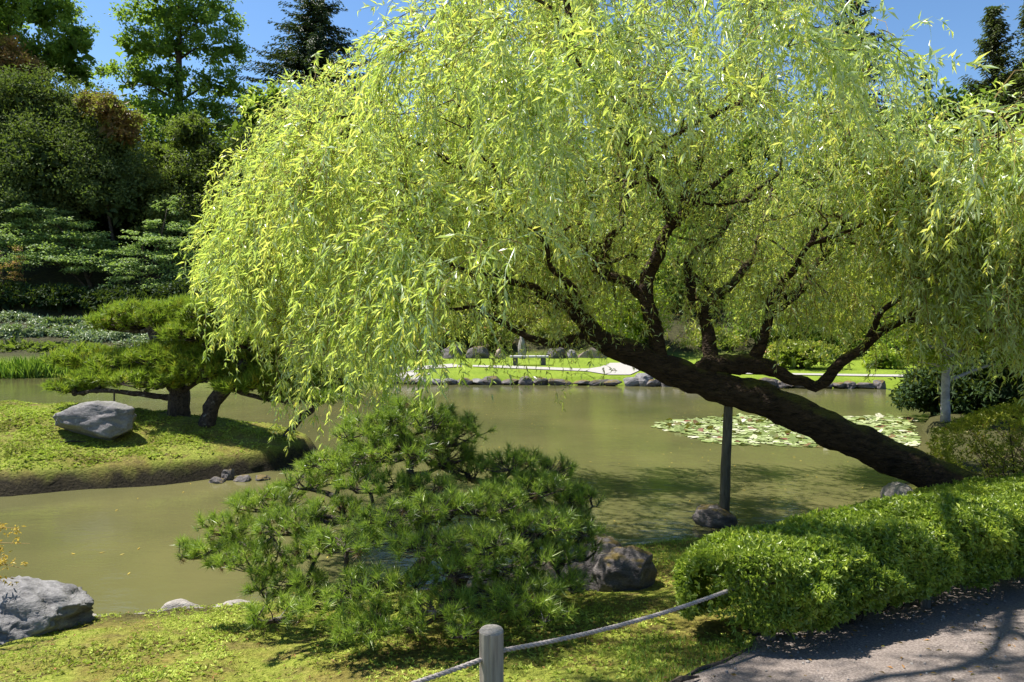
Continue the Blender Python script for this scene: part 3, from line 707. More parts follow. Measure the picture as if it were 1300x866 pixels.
# azaleas and shrubs behind the far lawn
def mound(name, label, px, py, rx, ry, d, mat, n, leaf, cat='shrub', group=None, rd=None, tint=(0.5, 0.25), up=0.4, stems=True):
    c, r = blob(px, py, rx, ry, d, rd); g = hz(c.x, d)
    root = empty(name, (c.x, d, g), label, cat, group)
    st = Acc()
    for q in range(7):
        an = q * 0.9; add_tube(st, [(c.x + 0.05 * math.cos(an), d + 0.05 * math.sin(an), g - 0.05), (c.x + r[0] * 0.35 * math.cos(an), d + r[1] * 0.35 * math.sin(an), g + (c.z - g) * 0.5), (c.x + r[0] * 0.8 * math.cos(an), d + r[1] * 0.8 * math.sin(an), c.z + r[2] * 0.3)],
                               [0.03 * max(1, d / 20), 0.02, 0.008], sides=4, step=r[0] * 0.5, rough=0)
    st.build('stems', M['bark_tree'], root, kind='stuff')
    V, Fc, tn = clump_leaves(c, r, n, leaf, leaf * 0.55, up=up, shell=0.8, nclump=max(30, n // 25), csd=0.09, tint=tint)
    keep = V.reshape(-1, 4, 3)[:, 0, 2] > min(g + 0.03, c.z)
    V = V.reshape(-1, 4, 3)[keep].reshape(-1, 3); tn = tn.reshape(-1, 4)[keep].ravel(); k = keep.sum(); b = np.arange(k)[:, None] * 4
    Acc().add(V, np.concatenate([b + [[0, 1, 2]], b + [[0, 2, 3]]]), tn).build('foliage', M[mat], root, kind='stuff')
    return root
for i, (px, py, rx, ry, d, lab) in enumerate(((-10, 384, 60, 26, 38.6, 'dark low shrub under the layered maples at the left edge'), (75, 386, 56, 22, 38.8, 'dark low shrub left of the maple trunk'), (165, 388, 56, 22, 38.6, 'dark low shrub right of the maple trunk'),
                                      (250, 388, 60, 30, 38, 'dark low shrub behind the upper pad of the island pines'), (335, 390, 60, 40, 36.5, 'dark shrub behind the willow curtain near the water'), (430, 410, 60, 40, 35, 'dark shrub behind the middle of the willow curtain'))):
    mound('shrub', lab, px, py, rx, ry, d, 'dark_shrub', 3600, 0.22, tint=(0.45, 0.25))
# layered maples on the left bank
def layered(name, label, basepx, based, pads, mat, n, leaf, trunk, group=None, cat='tree', bark='bark_tree', tint=(0.5, 0.2), tr=0.16):
    bx = (basepx - 650) / F * based; bz = hz(bx, based) - 0.1
    root = empty(name, (bx, based, bz), label, cat, group)
    bl = [blob(p[0], p[1], p[2], p[3], based + (p[4] if len(p) > 4 else 0), p[2] / F * based * 0.8) for p in pads]
    tp = [(bx, based, bz)] + [tuple(at(*q, based)) for q in trunk]
    woody(root, tp, list(np.linspace(tr, tr * 0.5, len(tp))), [(c.x, c.y, c.z - r[2] * 0.5) for c, r in bl], M[bark], step=0.25, limb_r=0.7)
    area = np.array([r[0] * r[1] for c, r in bl]); cnt = (n * area / area.sum()).astype(int); a = Acc()
    for (c, r), k in zip(bl, cnt):
        nc = max(8, k // 60); u = rng.random(nc) ** 0.5; an = rng.uniform(0, 2 * math.pi, nc)
        cc = np.stack([u * np.cos(an), u * np.sin(an), np.sqrt(1 - u * u) * 1.1 - 0.4 + rng.normal(0, 0.55, nc)], 1)
        idx = rng.integers(0, nc, k); q = cc[idx] + rng.normal(size=(k, 3)) * [0.15, 0.15, 0.16]
        D = norm(rdir(k) * [1, 1, 0.35] + [0, 0, -0.1]); Nn = norm(rdir(k) * 0.45 + [0, 0, 1])
        Ls = leaf * rng.uniform(0.7, 1.3, k); V, Fc = leaves(np.array(c) + q * np.array(r), D, Nn, Ls, Ls * 0.6, fold=0.1)
        ct = rng.normal(0, 0.15, nc); a.add(V, Fc, rep4(sat(tint[0] + ct[idx] + rng.normal(0, tint[1] * 0.6, k))))
    a.build('crown', M[mat], root, kind='stuff'); return root
layered('maple_tree', 'grey green maple with flat layered foliage on the left bank', 122, 41, [(50, 268, 30, 6), (85, 288, 34, 7), (30, 290, 34, 7), (110, 303, 32, 7), (60, 308, 60, 9), (100, 322, 50, 9), (20, 318, 36, 9), (75, 330, 60, 9, -1), (-10, 345, 40, 10), (120, 340, 40, 8, -1)],
        'maple_l', 17000, 0.16, [(120, 375), (110, 350), (100, 330)])
layered('maple_tree', 'brighter green layered maple with a raised tip, right of the grey green one', 128, 40, [(212, 262, 16, 8), (205, 285, 20, 7), (232, 292, 22, 7), (180, 300, 24, 6), (215, 310, 40, 7), (170, 322, 34, 7), (235, 330, 40, 8), (190, 342, 50, 8), (250, 350, 40, 8), (225, 366, 55, 7), (170, 358, 34, 7), (272, 372, 34, 7)],
        'maple_l', 14000, 0.15, [(140, 378), (165, 365), (190, 350)], tint=(0.62, 0.2))
layered('maple_tree', 'small purplish maple at the left edge below the grey green one', 4, 38, [(6, 325, 22, 7), (14, 340, 20, 7), (0, 352, 24, 7)], 'rust', 1400, 0.09, [(4, 360)], tint=(0.8, 0.2), tr=0.06)
# low junipers on the left bank
JUN = [(20, 410, 34, 8, 36.8, 'pale low juniper highest on the left bank'), (66, 415, 26, 7, 36, 'pale low juniper second from the left in the top row'), (98, 413, 22, 6, 36.4, 'small pale juniper in the middle of the top row'), (136, 419, 34, 8, 35.6, 'pale juniper nearest the island pines'),
       (6, 428, 26, 10, 33.8, 'dark based juniper at the left edge'), (44, 431, 24, 9, 34.0, 'silvery juniper above the flat stone'), (84, 427, 24, 8, 34.2, 'pale juniper right of the flat stone'), (118, 434, 30, 9, 33.6, 'green juniper beside the pale one nearest the pines'),
       (20, 446, 30, 8, 32.0, 'low olive mat of juniper above the shore reeds'), (68, 447, 28, 7, 32.0, 'brown green ground mat on the left bank'), (110, 450, 34, 8, 31.5, 'low mat of juniper behind the island pine pads'), (160, 430, 36, 12, 34, 'juniper mostly behind the upper pine pads'),
       (210, 440, 50, 14, 33, 'broad juniper hidden behind the island pines'), (300, 440, 60, 16, 33, 'broad juniper behind the right island pine'), (160, 455, 46, 9, 31, 'low juniper by the water behind the left island pine')]
for i, (px, py, rx, ry, d, lab) in enumerate(JUN):
    x = (px - 650) / F * d; g = hz(x, d); root = empty('juniper', (x, d, g), lab, 'shrub')
    c, r = blob(px, py, rx, ry * 1.35, d, rx / F * d * 0.6)
    st = Acc()
    for q in range(5):
        an = q * 1.26; add_tube(st, [(x, d, g - 0.05), (x + r[0] * 0.4 * math.cos(an), d + r[1] * 0.4 * math.sin(an), (g + c.z) / 2), (c.x + r[0] * 0.7 * math.cos(an), c.y + r[1] * 0.7 * math.sin(an), c.z)], [0.04, 0.03, 0.01], sides=4, step=0.4, rough=0)
    st.build('stems', M['bark_tree'], root, kind='stuff')
    V, Fc, tn = clump_leaves(c, r, 2200, 0.15, 0.07, up=0.8, shell=0.8, csd=0.15, tint=(0.6, 0.28), lump=True); Acc().add(V, Fc, tn).build('foliage', M['olive' if i in (8, 9, 10, 13) else 'juniper'], root, kind='stuff')
rock_px('stone', 44, 426, 66, 434, 34.3, M['rock_pale'], 71, 'flat pale stone among the junipers on the left bank', depth=0.6, sub=3)
# iris clumps on the left far shore
def reed(px, py, wpx, hpx, d, n, lab, mat='iris'):  # blades beyond counting
    c = at(px, py, d); root_z = hz(c.x, d); w_ = wpx / F * d; H = hpx / F * d
    x = c.x + rng.normal(0, w_ * 0.4, n); y = d + rng.normal(0, w_ * 0.3, n); b_ = np.stack([x, y, np.maximum(height(x, y), -0.02)], 1)
    D = norm(np.stack([rng.normal(0, 0.25, n), rng.normal(0, 0.25, n), np.ones(n)], 1)); L = H * rng.uniform(0.6, 1.15, n)
    V, Fc = leaves(b_, D, rdir(n), L, 0.035, fold=0.1, droop=0.2, mid=0.5)
    return tag(Acc().add(V, Fc, rep4(sat(rng.normal(0.6, 0.2, n)))).build('iris_clump', M[mat], kind='stuff'), lab, 'plant')
reed(25, 477, 26, 20, 28.4, 260, 'bright green iris clump at the waterline near the left edge')
reed(52, 477, 20, 22, 28.5, 200, 'iris clump on the shore left of the island pine foliage')
reed(90, 476, 26, 20, 28.7, 220, 'iris clump behind the lowest branch of the island pine')
reed(-6, 477, 20, 20, 28.3, 120, 'dark green iris clump cut by the left edge')
reed(140, 476, 30, 18, 28.7, 220, 'iris clump hidden behind the island pine pads')

az = [(505, 425, 38, 24, 38, 'orange', 'orange tinged azalea furthest left behind the far lawn'), (556, 420, 34, 22, 38, 'azalea', 'olive azalea mound left of the benches'), (590, 408, 36, 22, 41, 'orange', 'orange azalea mound above the long bench'),
      (628, 424, 30, 18, 37, 'azalea', 'green azalea mound directly behind the upright stone'), (662, 408, 34, 20, 40, 'orange', 'rusty azalea mound in the middle of the bank'), (705, 424, 34, 18, 37.5, 'azalea', 'olive azalea mound over the reddish rock'),
      (745, 410, 36, 20, 40, 'orange', 'orange azalea mound left of the pale weeping shrub'), (1015, 452, 52, 18, 29, 'azalea', 'low brownish azalea mound by the right lawn'), (905, 440, 40, 24, 36, 'azalea', 'olive azalea behind the willow trunk fork'), (470, 430, 40, 28, 36, 'olive', 'green shrub behind the lower willow curtain')]
for i, (px, py, rx, ry, d, mt, lab) in enumerate(az):
    mound('azalea', lab, px, py, rx, ry, d, mt, 2600, 0.13)
mound('shrub', 'pale yellow green weeping shrub behind the willow trunk', 800, 402, 48, 46, 36, 'maple_r', 6000, 0.16, tint=(0.45, 0.25))
mound('shrub', 'fresh green rounded shrub between willow limbs', 985, 405, 60, 44, 36, 'broad', 5000, 0.18, tint=(0.85, 0.2))
mound('shrub', 'tall green shrub behind the right lawn', 1075, 415, 52, 50, 35, 'broad', 5000, 0.18, tint=(0.8, 0.2))
mound('shrub', 'bright lime shrub at the right end of the far lawn', 1122, 462, 22, 18, 29, 'maple_r', 2500, 0.12)
mound('shrub', 'dark glossy shrub on the right bank behind the grey trunk', 1210, 505, 66, 40, 17, 'dark_shrub', 5000, 0.13, tint=(0.4, 0.2), rd=1.0)
mound('shrub', 'dark shrub on the right bank beside the clipped azalea', 1285, 490, 50, 50, 16, 'dark_shrub', 4500, 0.13, tint=(0.5, 0.25), rd=1.0)
mound('shrub', 'mid green shrub under the far right trees', 1180, 420, 60, 50, 31, 'broad', 4000, 0.18, tint=(0.6, 0.2))
mound('shrub', 'low dark shrubs edge behind the short bench', 585, 440, 46, 14, 39, 'dark_shrub', 2500, 0.15)
mound('shrub', 'low dark shrub behind the long bench', 680, 438, 50, 14, 39, 'dark_shrub', 2500, 0.15)
mound('shrub', 'low dark shrub behind the pale path bend', 790, 440, 60, 16, 38, 'dark_shrub', 2500, 0.15)
und = [(470, 375, 60, 50, 43, 'broad', 0.6), (540, 350, 60, 60, 44, 'olive', 0.8), (610, 365, 56, 50, 43, 'broad', 0.8), (680, 345, 60, 64, 45, 'broad', 0.5), (740, 365, 50, 50, 42, 'maple_r', 0.2), (860, 360, 60, 64, 43, 'broad', 0.9), (930, 350, 60, 60, 45, 'olive', 0.8), (1010, 350, 66, 60, 44, 'broad', 0.9), (1090, 350, 60, 60, 42, 'maple_r', 0.2), (1160, 360, 60, 60, 43, 'broad', 0.7), (1240, 350, 66, 60, 41, 'broad', 0.8), (1320, 370, 66, 60, 40, 'olive', 0.7)]
for i, (px, py, rx, ry, d, mt, tn) in enumerate(und):
    mound('understory_shrub', ORD[i] + ' tall shrub from the left at the wood edge above the azalea bank', px, py, rx, ry, d, mt, 4200, 0.24, group='tall shrubs at the wood edge', tint=(tn, 0.22))
layered('maple_tree', 'yellow green maple with a straight grey trunk on the right bank', 1200, 15, [(1190, 372, 60, 20), (1260, 360, 60, 22), (1150, 396, 50, 18), (1235, 392, 50, 20), (1290, 400, 46, 20), (1190, 418, 56, 20), (1262, 425, 52, 20), (1140, 428, 40, 16), (1230, 450, 50, 17), (1300, 450, 40, 20), (1320, 380, 40, 20), (1165, 452, 34, 14)],
        'maple_r', 24000, 0.085, [(1200, 500), (1201, 455), (1196, 425), (1205, 390)], tr=0.10, bark='bark_grey')

# benches, upright stone, flowers
def box(c, d):
    c = np.array(c); h = np.array(d) / 2
    V = np.array([[x, y, z] for x in (-1, 1) for y in (-1, 1) for z in (-1, 1)]) * h + c
    return V, np.array([[0, 1, 3, 2], [4, 6, 7, 5], [0, 4, 5, 1], [2, 3, 7, 6], [0, 2, 6, 4], [1, 5, 7, 3]])
def bevel(o, w_=0.01):
    mod = o.modifiers.new('bevel', 'BEVEL'); mod.width = w_; mod.segments = 2
def bench(x, y, L, lab):
    g = hz(x, y); r = empty('stone_bench', (x, y, g), lab, 'bench')
    o = Acc().add(*box((x, y, g + 0.38), (L, 0.42, 0.09))).build('seat', M['stone_bench'], r); bevel(o, 0.02)
    for s in (-1, 1):
        o = Acc().add(*box((x + s * L * 0.36, y, g + 0.165), (0.22, 0.34, 0.33))).build('leg', M['rock_dark'], r); bevel(o, 0.02)
x, y = lawn_at(672, 463.5); bench(x, y, 1.75, 'long low stone bench on the far lawn before the rocks')
x, y = lawn_at(536, 455.5); bench(x, y, 1.0, 'shorter stone bench further back on the far lawn at left')
c = at(663, 452, 34.5)
rock('standing_stone', (c.x, c.y, hz(c.x, c.y) + 0.55), (0.42, 0.35, 1.6), 81, M['rock_pale'], 'tall pale upright stone behind the long bench', 'stone', sub=4, cuts=10)
x, y = lawn_at(503, 473); g = hz(x, y); r = empty('flower_clump', (x, y, g), 'small clump of red and white flowers by the pale far path', 'flowers')
for nm, mt, n, dz, sx in (('red_blooms', 'flower_red', 260, 0.42, -0.1), ('white_blooms', 'flower_white', 200, 0.14, 0.15), ('leaves', 'hedge', 300, 0.2, 0)):
    P = np.array([x + sx, y, g + dz]) + rng.normal(size=(n, 3)) * [0.20, 0.12, 0.08]
    V, Fc = leaves(P, rdir(n), rdir(n), 0.07, 0.06); Acc().add(V, Fc, rep4(rng.random(n))).build(nm, M[mt], r, kind='stuff')

# ------------------------------------------------------------------ pines with cloud-pruned pads
def tuft_mesh(seed, n, L, wd, ax_spread=(0.25, 1.25)):
    r = np.random.default_rng(seed); n = int(n * r.uniform(0.65, 1.25)); mt = r.uniform(0.25, 0.75); th = r.uniform(*ax_spread, n); ph = r.uniform(0, 2 * math.pi, n)
    D = np.stack([np.sin(th) * np.cos(ph), np.sin(th) * np.sin(ph), np.cos(th)], 1)
    b = np.stack([np.zeros(n), np.zeros(n), r.uniform(-0.05, 0.015, n) * (L / 0.09)], 1)
    S = norm(np.cross(D, r.normal(size=(n, 3)))) * wd / 2; Ln = (L * r.uniform(0.7, 1.1, n))[:, None]
    sag = np.array([0, 0, -0.08]) * Ln
    V = np.stack([b - S, b + S, b + D * Ln + sag], 1)
    o = np.arange(n)[:, None] * 3
    return V.reshape(-1, 3), o + [[0, 1, 2]], np.repeat(sat(r.normal(mt, 0.2, n)), 3)
def frame(z):
    z = norm(z); a = np.array([1.0, 0, 0]) if abs(z[0]) < 0.8 else np.array([0, 1.0, 0]); x = norm(np.cross(a, z)); return np.stack([x, np.cross(z, x), z], 1)

def pine(name, label, base, trunk, tr, pads, d0, n_tufts, L, nneed, wd, mat, parts=0, side=0.75, bark='bark_pine', sides=12, extra=(), rdf=0.75):
    """pads: px, py, rx, ry, distance offset"""
    base = np.array(base, float); root = empty(name, tuple(base), label, 'tree')
    T = [base] + [np.array(at(*q)) for q in trunk]
    a = Acc(); add_tube(a, T, list(np.linspace(tr, tr * 0.35, len(T))), sides=sides, step=0.04 if tr < 0.12 and d0 < 8 else 0.1, rough=0.14, freq=9 if d0 < 8 else 4); a.build('trunk', M[bark], root, smooth=True)
    tp = catmull(np.array(T), 0.1); nodes = [(p, tr * 0.5) for p in tp[2:]]
    for pts, r0 in extra:
        pts = [np.array(at(*q)) for q in pts]; s = tp[np.argmin(np.linalg.norm(tp - pts[0], axis=1))]
        b = Acc(); add_tube(b, [s] + pts, list(np.linspace(r0, r0 * 0.4, len(pts) + 1)), sides=9, step=0.04, rough=0.14, freq=9); b.build('limb', M[bark], root, smooth=True)
        nodes += [(p, r0 * 0.5) for p in catmull(np.array([s] + pts), 0.1)]
    bl = []
    for p in pads:
        d = d0 + (p[4] if len(p) > 4 else 0); c = np.array(at(p[0], p[1], d)); bl.append((c, np.array([p[2] / F * d, (p[5] if len(p) > 5 else rdf * p[2] / F * d), p[3] / F * d])))
    area = np.array([r[0] * r[1] + r[0] * r[2] for c, r in bl]); cnt = np.maximum(6, (n_tufts * area / area.sum())).astype(int)
    limbs = Acc(); tips = []
    for (c, r), k in zip(bl, cnt):
        NP = np.array([n_[0] for n_ in nodes]); tgt = c - [0, 0, r[2] * 0.5]
        dd = np.linalg.norm(NP - tgt, axis=1) + 2.0 * np.maximum(NP[:, 2] - tgt[2] - 0.05, 0)
        s = NP[np.argmin(dd)]; Ld = np.linalg.norm(tgt - s) + 1e-3
        mid = (s + tgt) / 2 + rng.normal(size=3) * 0.10 * Ld + [0, 0, -0.05 * Ld]; r0 = max(tr * 0.28, 0.008)
        add_tube(limbs, [s, mid, tgt], [r0, r0 * 0.75, r0 * 0.5], sides=7, step=0.06 if d0 < 8 else 0.2, rough=0.14, freq=9)
        nodes += [(q, r0 * 0.5) for q in catmull(np.array([s, mid, tgt]), 0.15)]
        # secondary branches and tufts
        nb = max(4, k // 9); bt = []
        for q in range(nb):
            u = rng.random() ** 0.5 * 0.85; an = rng.uniform(0, 2 * math.pi)
            e = c + np.array([u * math.cos(an), u * math.sin(an), 0.25 * math.sqrt(1 - u * u) - 0.2]) * r
            m_ = (tgt + e) / 2 + [0, 0, -0.1 * r[2]] + rng.normal(size=3) * 0.06 * np.linalg.norm(e - tgt)
            add_tube(limbs, [tgt, m_, e], [r0 * 0.5, r0 * 0.32, r0 * 0.2], sides=5, step=0.1 if d0 < 8 else 0.3, rough=0.1, freq=9); bt.append(e)
        bt = np.array(bt)
        u = rng.random(k) ** 0.5; an = rng.uniform(0, 2 * math.pi, k); lay = rng.random(k)
        hh = np.sqrt(np.maximum(1 - u * u, 0)) * np.where(lay < 0.6, rng.uniform(0.6, 1.0, k), rng.uniform(-0.55, 0.6, k))
        loc = np.stack([u * np.cos(an), u * np.sin(an), hh], 1); P = c + loc * r * rng.uniform(0.9, 1.06, (k, 1))
        Z = norm(loc * [side, side, 0.4] + [0, 0, 0.75] + rng.normal(size=(k, 3)) * 0.25)
        for p_, z_ in zip(P, Z):
            e = bt[np.argmin(np.linalg.norm(bt - p_, axis=1))]
            tips.append((p_, z_, e))
    ax = Acc()
    for p_, z_, e in tips:
        if np.linalg.norm(p_ - e) > 0.02:
            add_tube(ax, [e, (e + p_) / 2 + rng.normal(size=3) * 0.01 - z_ * 0.02, p_], [0.005 * max(1, d0 / 8), 0.004 * max(1, d0 / 8), 0.003 * max(1, d0 / 8)], sides=3, step=1, rough=0)
    limbs.build('branches', M[bark], root, smooth=True, kind='stuff'); ax.build('shoots', M[bark], root, kind='stuff')
    var = [tuft_mesh(900 + i, nneed, L, wd) for i in range(9)]
    meshes = []
    order = sorted(range(len(tips)), key=lambda i: tips[i][0][1])     # nearest first
    if parts:
        for Vv, q3, tn in var:
            s = Acc(); s.add(Vv, q3, tn); meshes.append(s.mesh('needle_tuft', M[mat]))
    rest = Acc(); old = Acc()
    for j, i in enumerate(order):
        p_, z_, e = tips[i]; B = frame(z_); sc = rng.uniform(0.65, 1.25); vi = rng.integers(0, 9)
        if j < parts:
            o = bpy.data.objects.new('needle_tuft', meshes[vi]); SC.collection.objects.link(o); o.parent = root
            from mathutils import Matrix
            m4 = Matrix([[B[0][0] * sc, B[0][1] * sc, B[0][2] * sc, p_[0] - base[0]], [B[1][0] * sc, B[1][1] * sc, B[1][2] * sc, p_[1] - base[1]], [B[2][0] * sc, B[2][1] * sc, B[2][2] * sc, p_[2] - base[2]], [0, 0, 0, 1]])
            o.matrix_local = m4
        else:
            Vv, q3, tn = var[vi]; dt = rng.normal(0, 0.16)
            if parts and rng.random() < 0.07: old.add((Vv * sc * [0.8, 0.8, -0.7]) @ B.T + p_ - z_ * 0.05, q3, tn)
            rest.add((Vv * sc) @ B.T + p_, q3, sat(tn + dt))
    rest.build('needles', M[mat], root, kind='stuff')
    if old.n: old.build('old_needles', M['old_needle'], root, kind='stuff')
    return root

# foreground pruned pine
bx, by = -0.50, 5.35
pine('pruned_pine', 'spreading dark green pruned pine in the foreground centre', (bx, by, hz(bx, by) - 0.05),
     [(575, 745, 5.3), (590, 715, 5.25), (560, 690, 5.2), (530, 655, 5.15), (522, 620, 5.1), (520, 585, 5.1)], 0.085,
     [(525, 536, 56, 32), (468, 552, 46, 28, -0.1), (578, 552, 46, 28, 0.1), (500, 575, 60, 24, -0.2), (560, 580, 50, 24, 0.2), (430, 590, 50, 22), (395, 612, 46, 20, 0.1), (470, 615, 50, 20, -0.3), (600, 600, 40, 20, 0.25),
      (650, 590, 44, 20, 0.1), (700, 600, 36, 18, 0.2), (670, 622, 56, 22, -0.1), (715, 635, 44, 22, 0.15), (620, 640, 50, 24, -0.35), (560, 645, 40, 20, -0.55), (500, 660, 50, 22, -0.6),
      (340, 640, 50, 20, 0), (290, 672, 46, 22, 0.1), (370, 668, 50, 22, -0.35), (268, 705, 34, 24, 0), (325, 715, 50, 26, -0.25), (425, 655, 44, 22, -0.3), (440, 690, 50, 20, -0.7),
      (540, 690, 56, 20, -0.8), (610, 690, 50, 20, -0.7), (680, 668, 52, 24, -0.4), (730, 675, 34, 26, -0.1), (660, 710, 50, 22, -0.6), (705, 705, 40, 20, -0.3), (585, 722, 44, 18, -0.9),
      (470, 745, 52, 20, -0.9), (420, 775, 46, 22, -0.95), (500, 785, 50, 20, -1.0), (560, 770, 46, 20, -1.05), (630, 765, 46, 22, -0.95), (670, 755, 40, 18, -0.8), (385, 745, 40, 22, -0.6), (715, 740, 36, 16, -0.5),
      (345, 745, 34, 22, -0.4), (590, 800, 34, 14, -1.2), (450, 800, 40, 14, -1.15), (240, 700, 20, 18, 0.05), (740, 640, 24, 22, 0.1), (745, 700, 20, 20, -0.1), (300, 700, 40, 22, 0.1), (400, 700, 40, 20, -0.5), (690, 780, 40, 16, -0.9), (530, 740, 40, 16, -0.9), (350, 780, 36, 18, -0.8), (545, 620, 36, 16, -0.3), (620, 690, 50, 22, 0.5), (560, 655, 40, 20, 0.4), (650, 740, 46, 20, 0.3)],
     5.15, 2650, 0.080, 56, 0.0040, 'needle', parts=290,
     extra=[([(610, 720, 5.2), (640, 700, 5.1), (690, 690, 5.1)], 0.04), ([(500, 745, 5.0), (455, 742, 4.8), (448, 765, 4.6)], 0.04), ([(520, 735, 5.1), (470, 745, 5.0), (410, 757, 4.95), (385, 735, 4.95), (365, 715, 5.0)], 0.035),
            ([(545, 650, 5.1), (470, 660, 4.9), (405, 655, 4.9)], 0.03)], rdf=0.8)

# island pines
g1 = hz(-6.2, 12.7); g2 = hz(-5.55, 12.4)
pine('island_pine', 'left island pine with a stout upright trunk and the widest flat pads', (-6.2, 12.7, g1 - 0.08), [(228, 500, 12.7), (215, 480, 12.7), (200, 440, 12.8), (190, 410, 12.9)], 0.20,
     [(220, 455, 62, 22), (165, 464, 54, 20, 0.2), (108, 458, 44, 20, 0.3), (255, 472, 54, 22, -0.3), (190, 484, 52, 14, -0.4), (95, 492, 38, 11, 0), (182, 406, 56, 24, 0.4), (150, 411, 36, 16, 0.4), (225, 408, 52, 26, 0.5), (130, 480, 40, 14, -0.2), (288, 466, 36, 20, -0.3)],
     12.8, 2500, 0.16, 26, 0.016, 'needle_far', parts=0, side=0.4, extra=[([(215, 505, 12.6), (175, 500, 12.4), (130, 496, 12.4), (95, 500, 12.5)], 0.07), ([(226, 470, 12.7), (180, 475, 12.6)], 0.05)])
pine('island_pine', 'right island pine with a slanting trunk leaning to the right', (-5.55, 12.4, g2 - 0.08), [(272, 510, 12.4), (292, 482, 12.4), (315, 455, 12.5), (320, 430, 12.6), (300, 410, 12.7)], 0.16,
     [(285, 400, 56, 24, 0.2), (325, 408, 46, 26, 0.2), (255, 424, 50, 18, 0.1), (315, 432, 44, 20, -0.2), (335, 455, 34, 16, 0.1), (345, 480, 34, 14, -0.2), (310, 490, 40, 12, -0.3), (245, 388, 34, 9, 0.4)],
     12.5, 1800, 0.16, 26, 0.016, 'needle_far', parts=0, side=0.4, extra=[([(300, 495, 12.3), (330, 505, 12.2), (372, 512, 12.2)], 0.06)])
g3 = hz(-4.25, 12.6)
pine('island_pine', 'darker small pine with crooked low branches at the island tip', (-4.25, 12.6, g3 - 0.1), [(385, 528, 12.5), (400, 518, 12.5), (392, 500, 12.5), (388, 480, 12.5)], 0.07,
     [(375, 488, 40, 16), (400, 505, 34, 11, -0.3), (360, 505, 30, 11, -0.2), (430, 500, 30, 12, 0.2), (395, 470, 34, 12, 0.2), (440, 480, 30, 14, 0.3)],
     12.5, 600, 0.15, 26, 0.014, 'needle', parts=0, side=0.4)
# thin stakes by the island boulder
for px, y0, y1, lab in ((145, 497, 513, 'thin dark metal stake behind the island boulder'), (215, 503, 521, 'thin metal stake left of the island pine trunk')):
    p0 = at(px, y1, 12.2); p1 = at(px, y0, 12.2); r = Acc(); add_tube(r, [(p0.x, p0.y, p0.z - 0.1), tuple(p0), tuple(p1)], [0.014] * 3, sides=6, step=1, rough=0)
    add_tube(r, [tuple(p1), (p1.x, p1.y, p1.z + 0.03)], [0.022, 0.018], sides=6, step=1, rough=0); tag(r.build('stake', M['metal']), lab, 'stake')

# ------------------------------------------------------------------ water lilies
LC = [((890, 541), 60, 9), ((960, 546), 95, 20), ((1040, 552), 100, 16), ((1110, 550), 90, 22), ((1180, 556), 50, 14)]
lily = empty('water_lily', tuple(at(1020, 548, EYE * F / 148)), 'broad raft of pale green water lily pads on the pond right of the prop', 'water lily')
pads = []
def pad_v(x, y, r, tilt, seed):
    rr = np.random.default_rng(seed); n = 10; an = np.linspace(0.22, 2 * math.pi - 0.22, n) + rr.uniform(0, 6.28)
    rad = r * (1 + rr.normal(0, 0.04, n)); p = np.stack([rad * np.cos(an), rad * np.sin(an), np.full(n, 0.0) + rr.normal(0, 0.006, n)], 1)
    p = np.vstack([[0, 0, 0.0], p]); ax = rr.uniform(0, 6.28); ca, sa = math.cos(ax), math.sin(ax)
    lift = (p[:, 0] * ca + p[:, 1] * sa); p[:, 2] += tilt * lift + (abs(tilt) * r * 0.6 if tilt else 0)
    return p + [x, y, 0.008 + rr.uniform(0, 0.02)], np.array([[0, k, k + 1] for k in range(1, n)])
cands = []
tries = 0
while len(cands) < 1000 and tries < 60000:
    tries += 1
    (cx_, cy_), rx, ry = LC[rng.integers(0, len(LC))]; u = rng.normal(size=2) * 0.5
    if np.hypot(*u) > 1: continue
    px, py = cx_ + u[0] * rx, cy_ + u[1] * ry
    if py > 570 or py < 529: continue
    d = EYE * F / (py - 400); x = (px - 650) / F * d; r = rng.uniform(0.06, 0.13)
    if sdf(np.array([x]), np.array([d]), POND)[0] < 0.2: continue
    if any((x - q[0]) ** 2 + (d - q[1]) ** 2 < (0.60 * (r + q[2])) ** 2 for q in cands): continue
    cands.append((x, d, r))
cands.sort(key=lambda q: q[1]); rest = Acc(); L0 = np.array(lily.location)
for i, (x, y, r) in enumerate(cands):
    tilt = rng.uniform(0.25, 0.8) if (rng.random() < 0.18 and r < 0.11) else 0.0
    V, Fc = pad_v(x, y, r, tilt, 3000 + i); tn = sat(rng.normal(0.58, 0.26)) if not tilt else sat(rng.normal(0.4, 0.4))
    if i < 290: Acc().add(V, Fc, tn).build('lily_pad', M['pad'], lily)
    else: rest.add(V, Fc, tn)
if rest.n: rest.build('lily_pads', M['pad'], lily, kind='stuff')

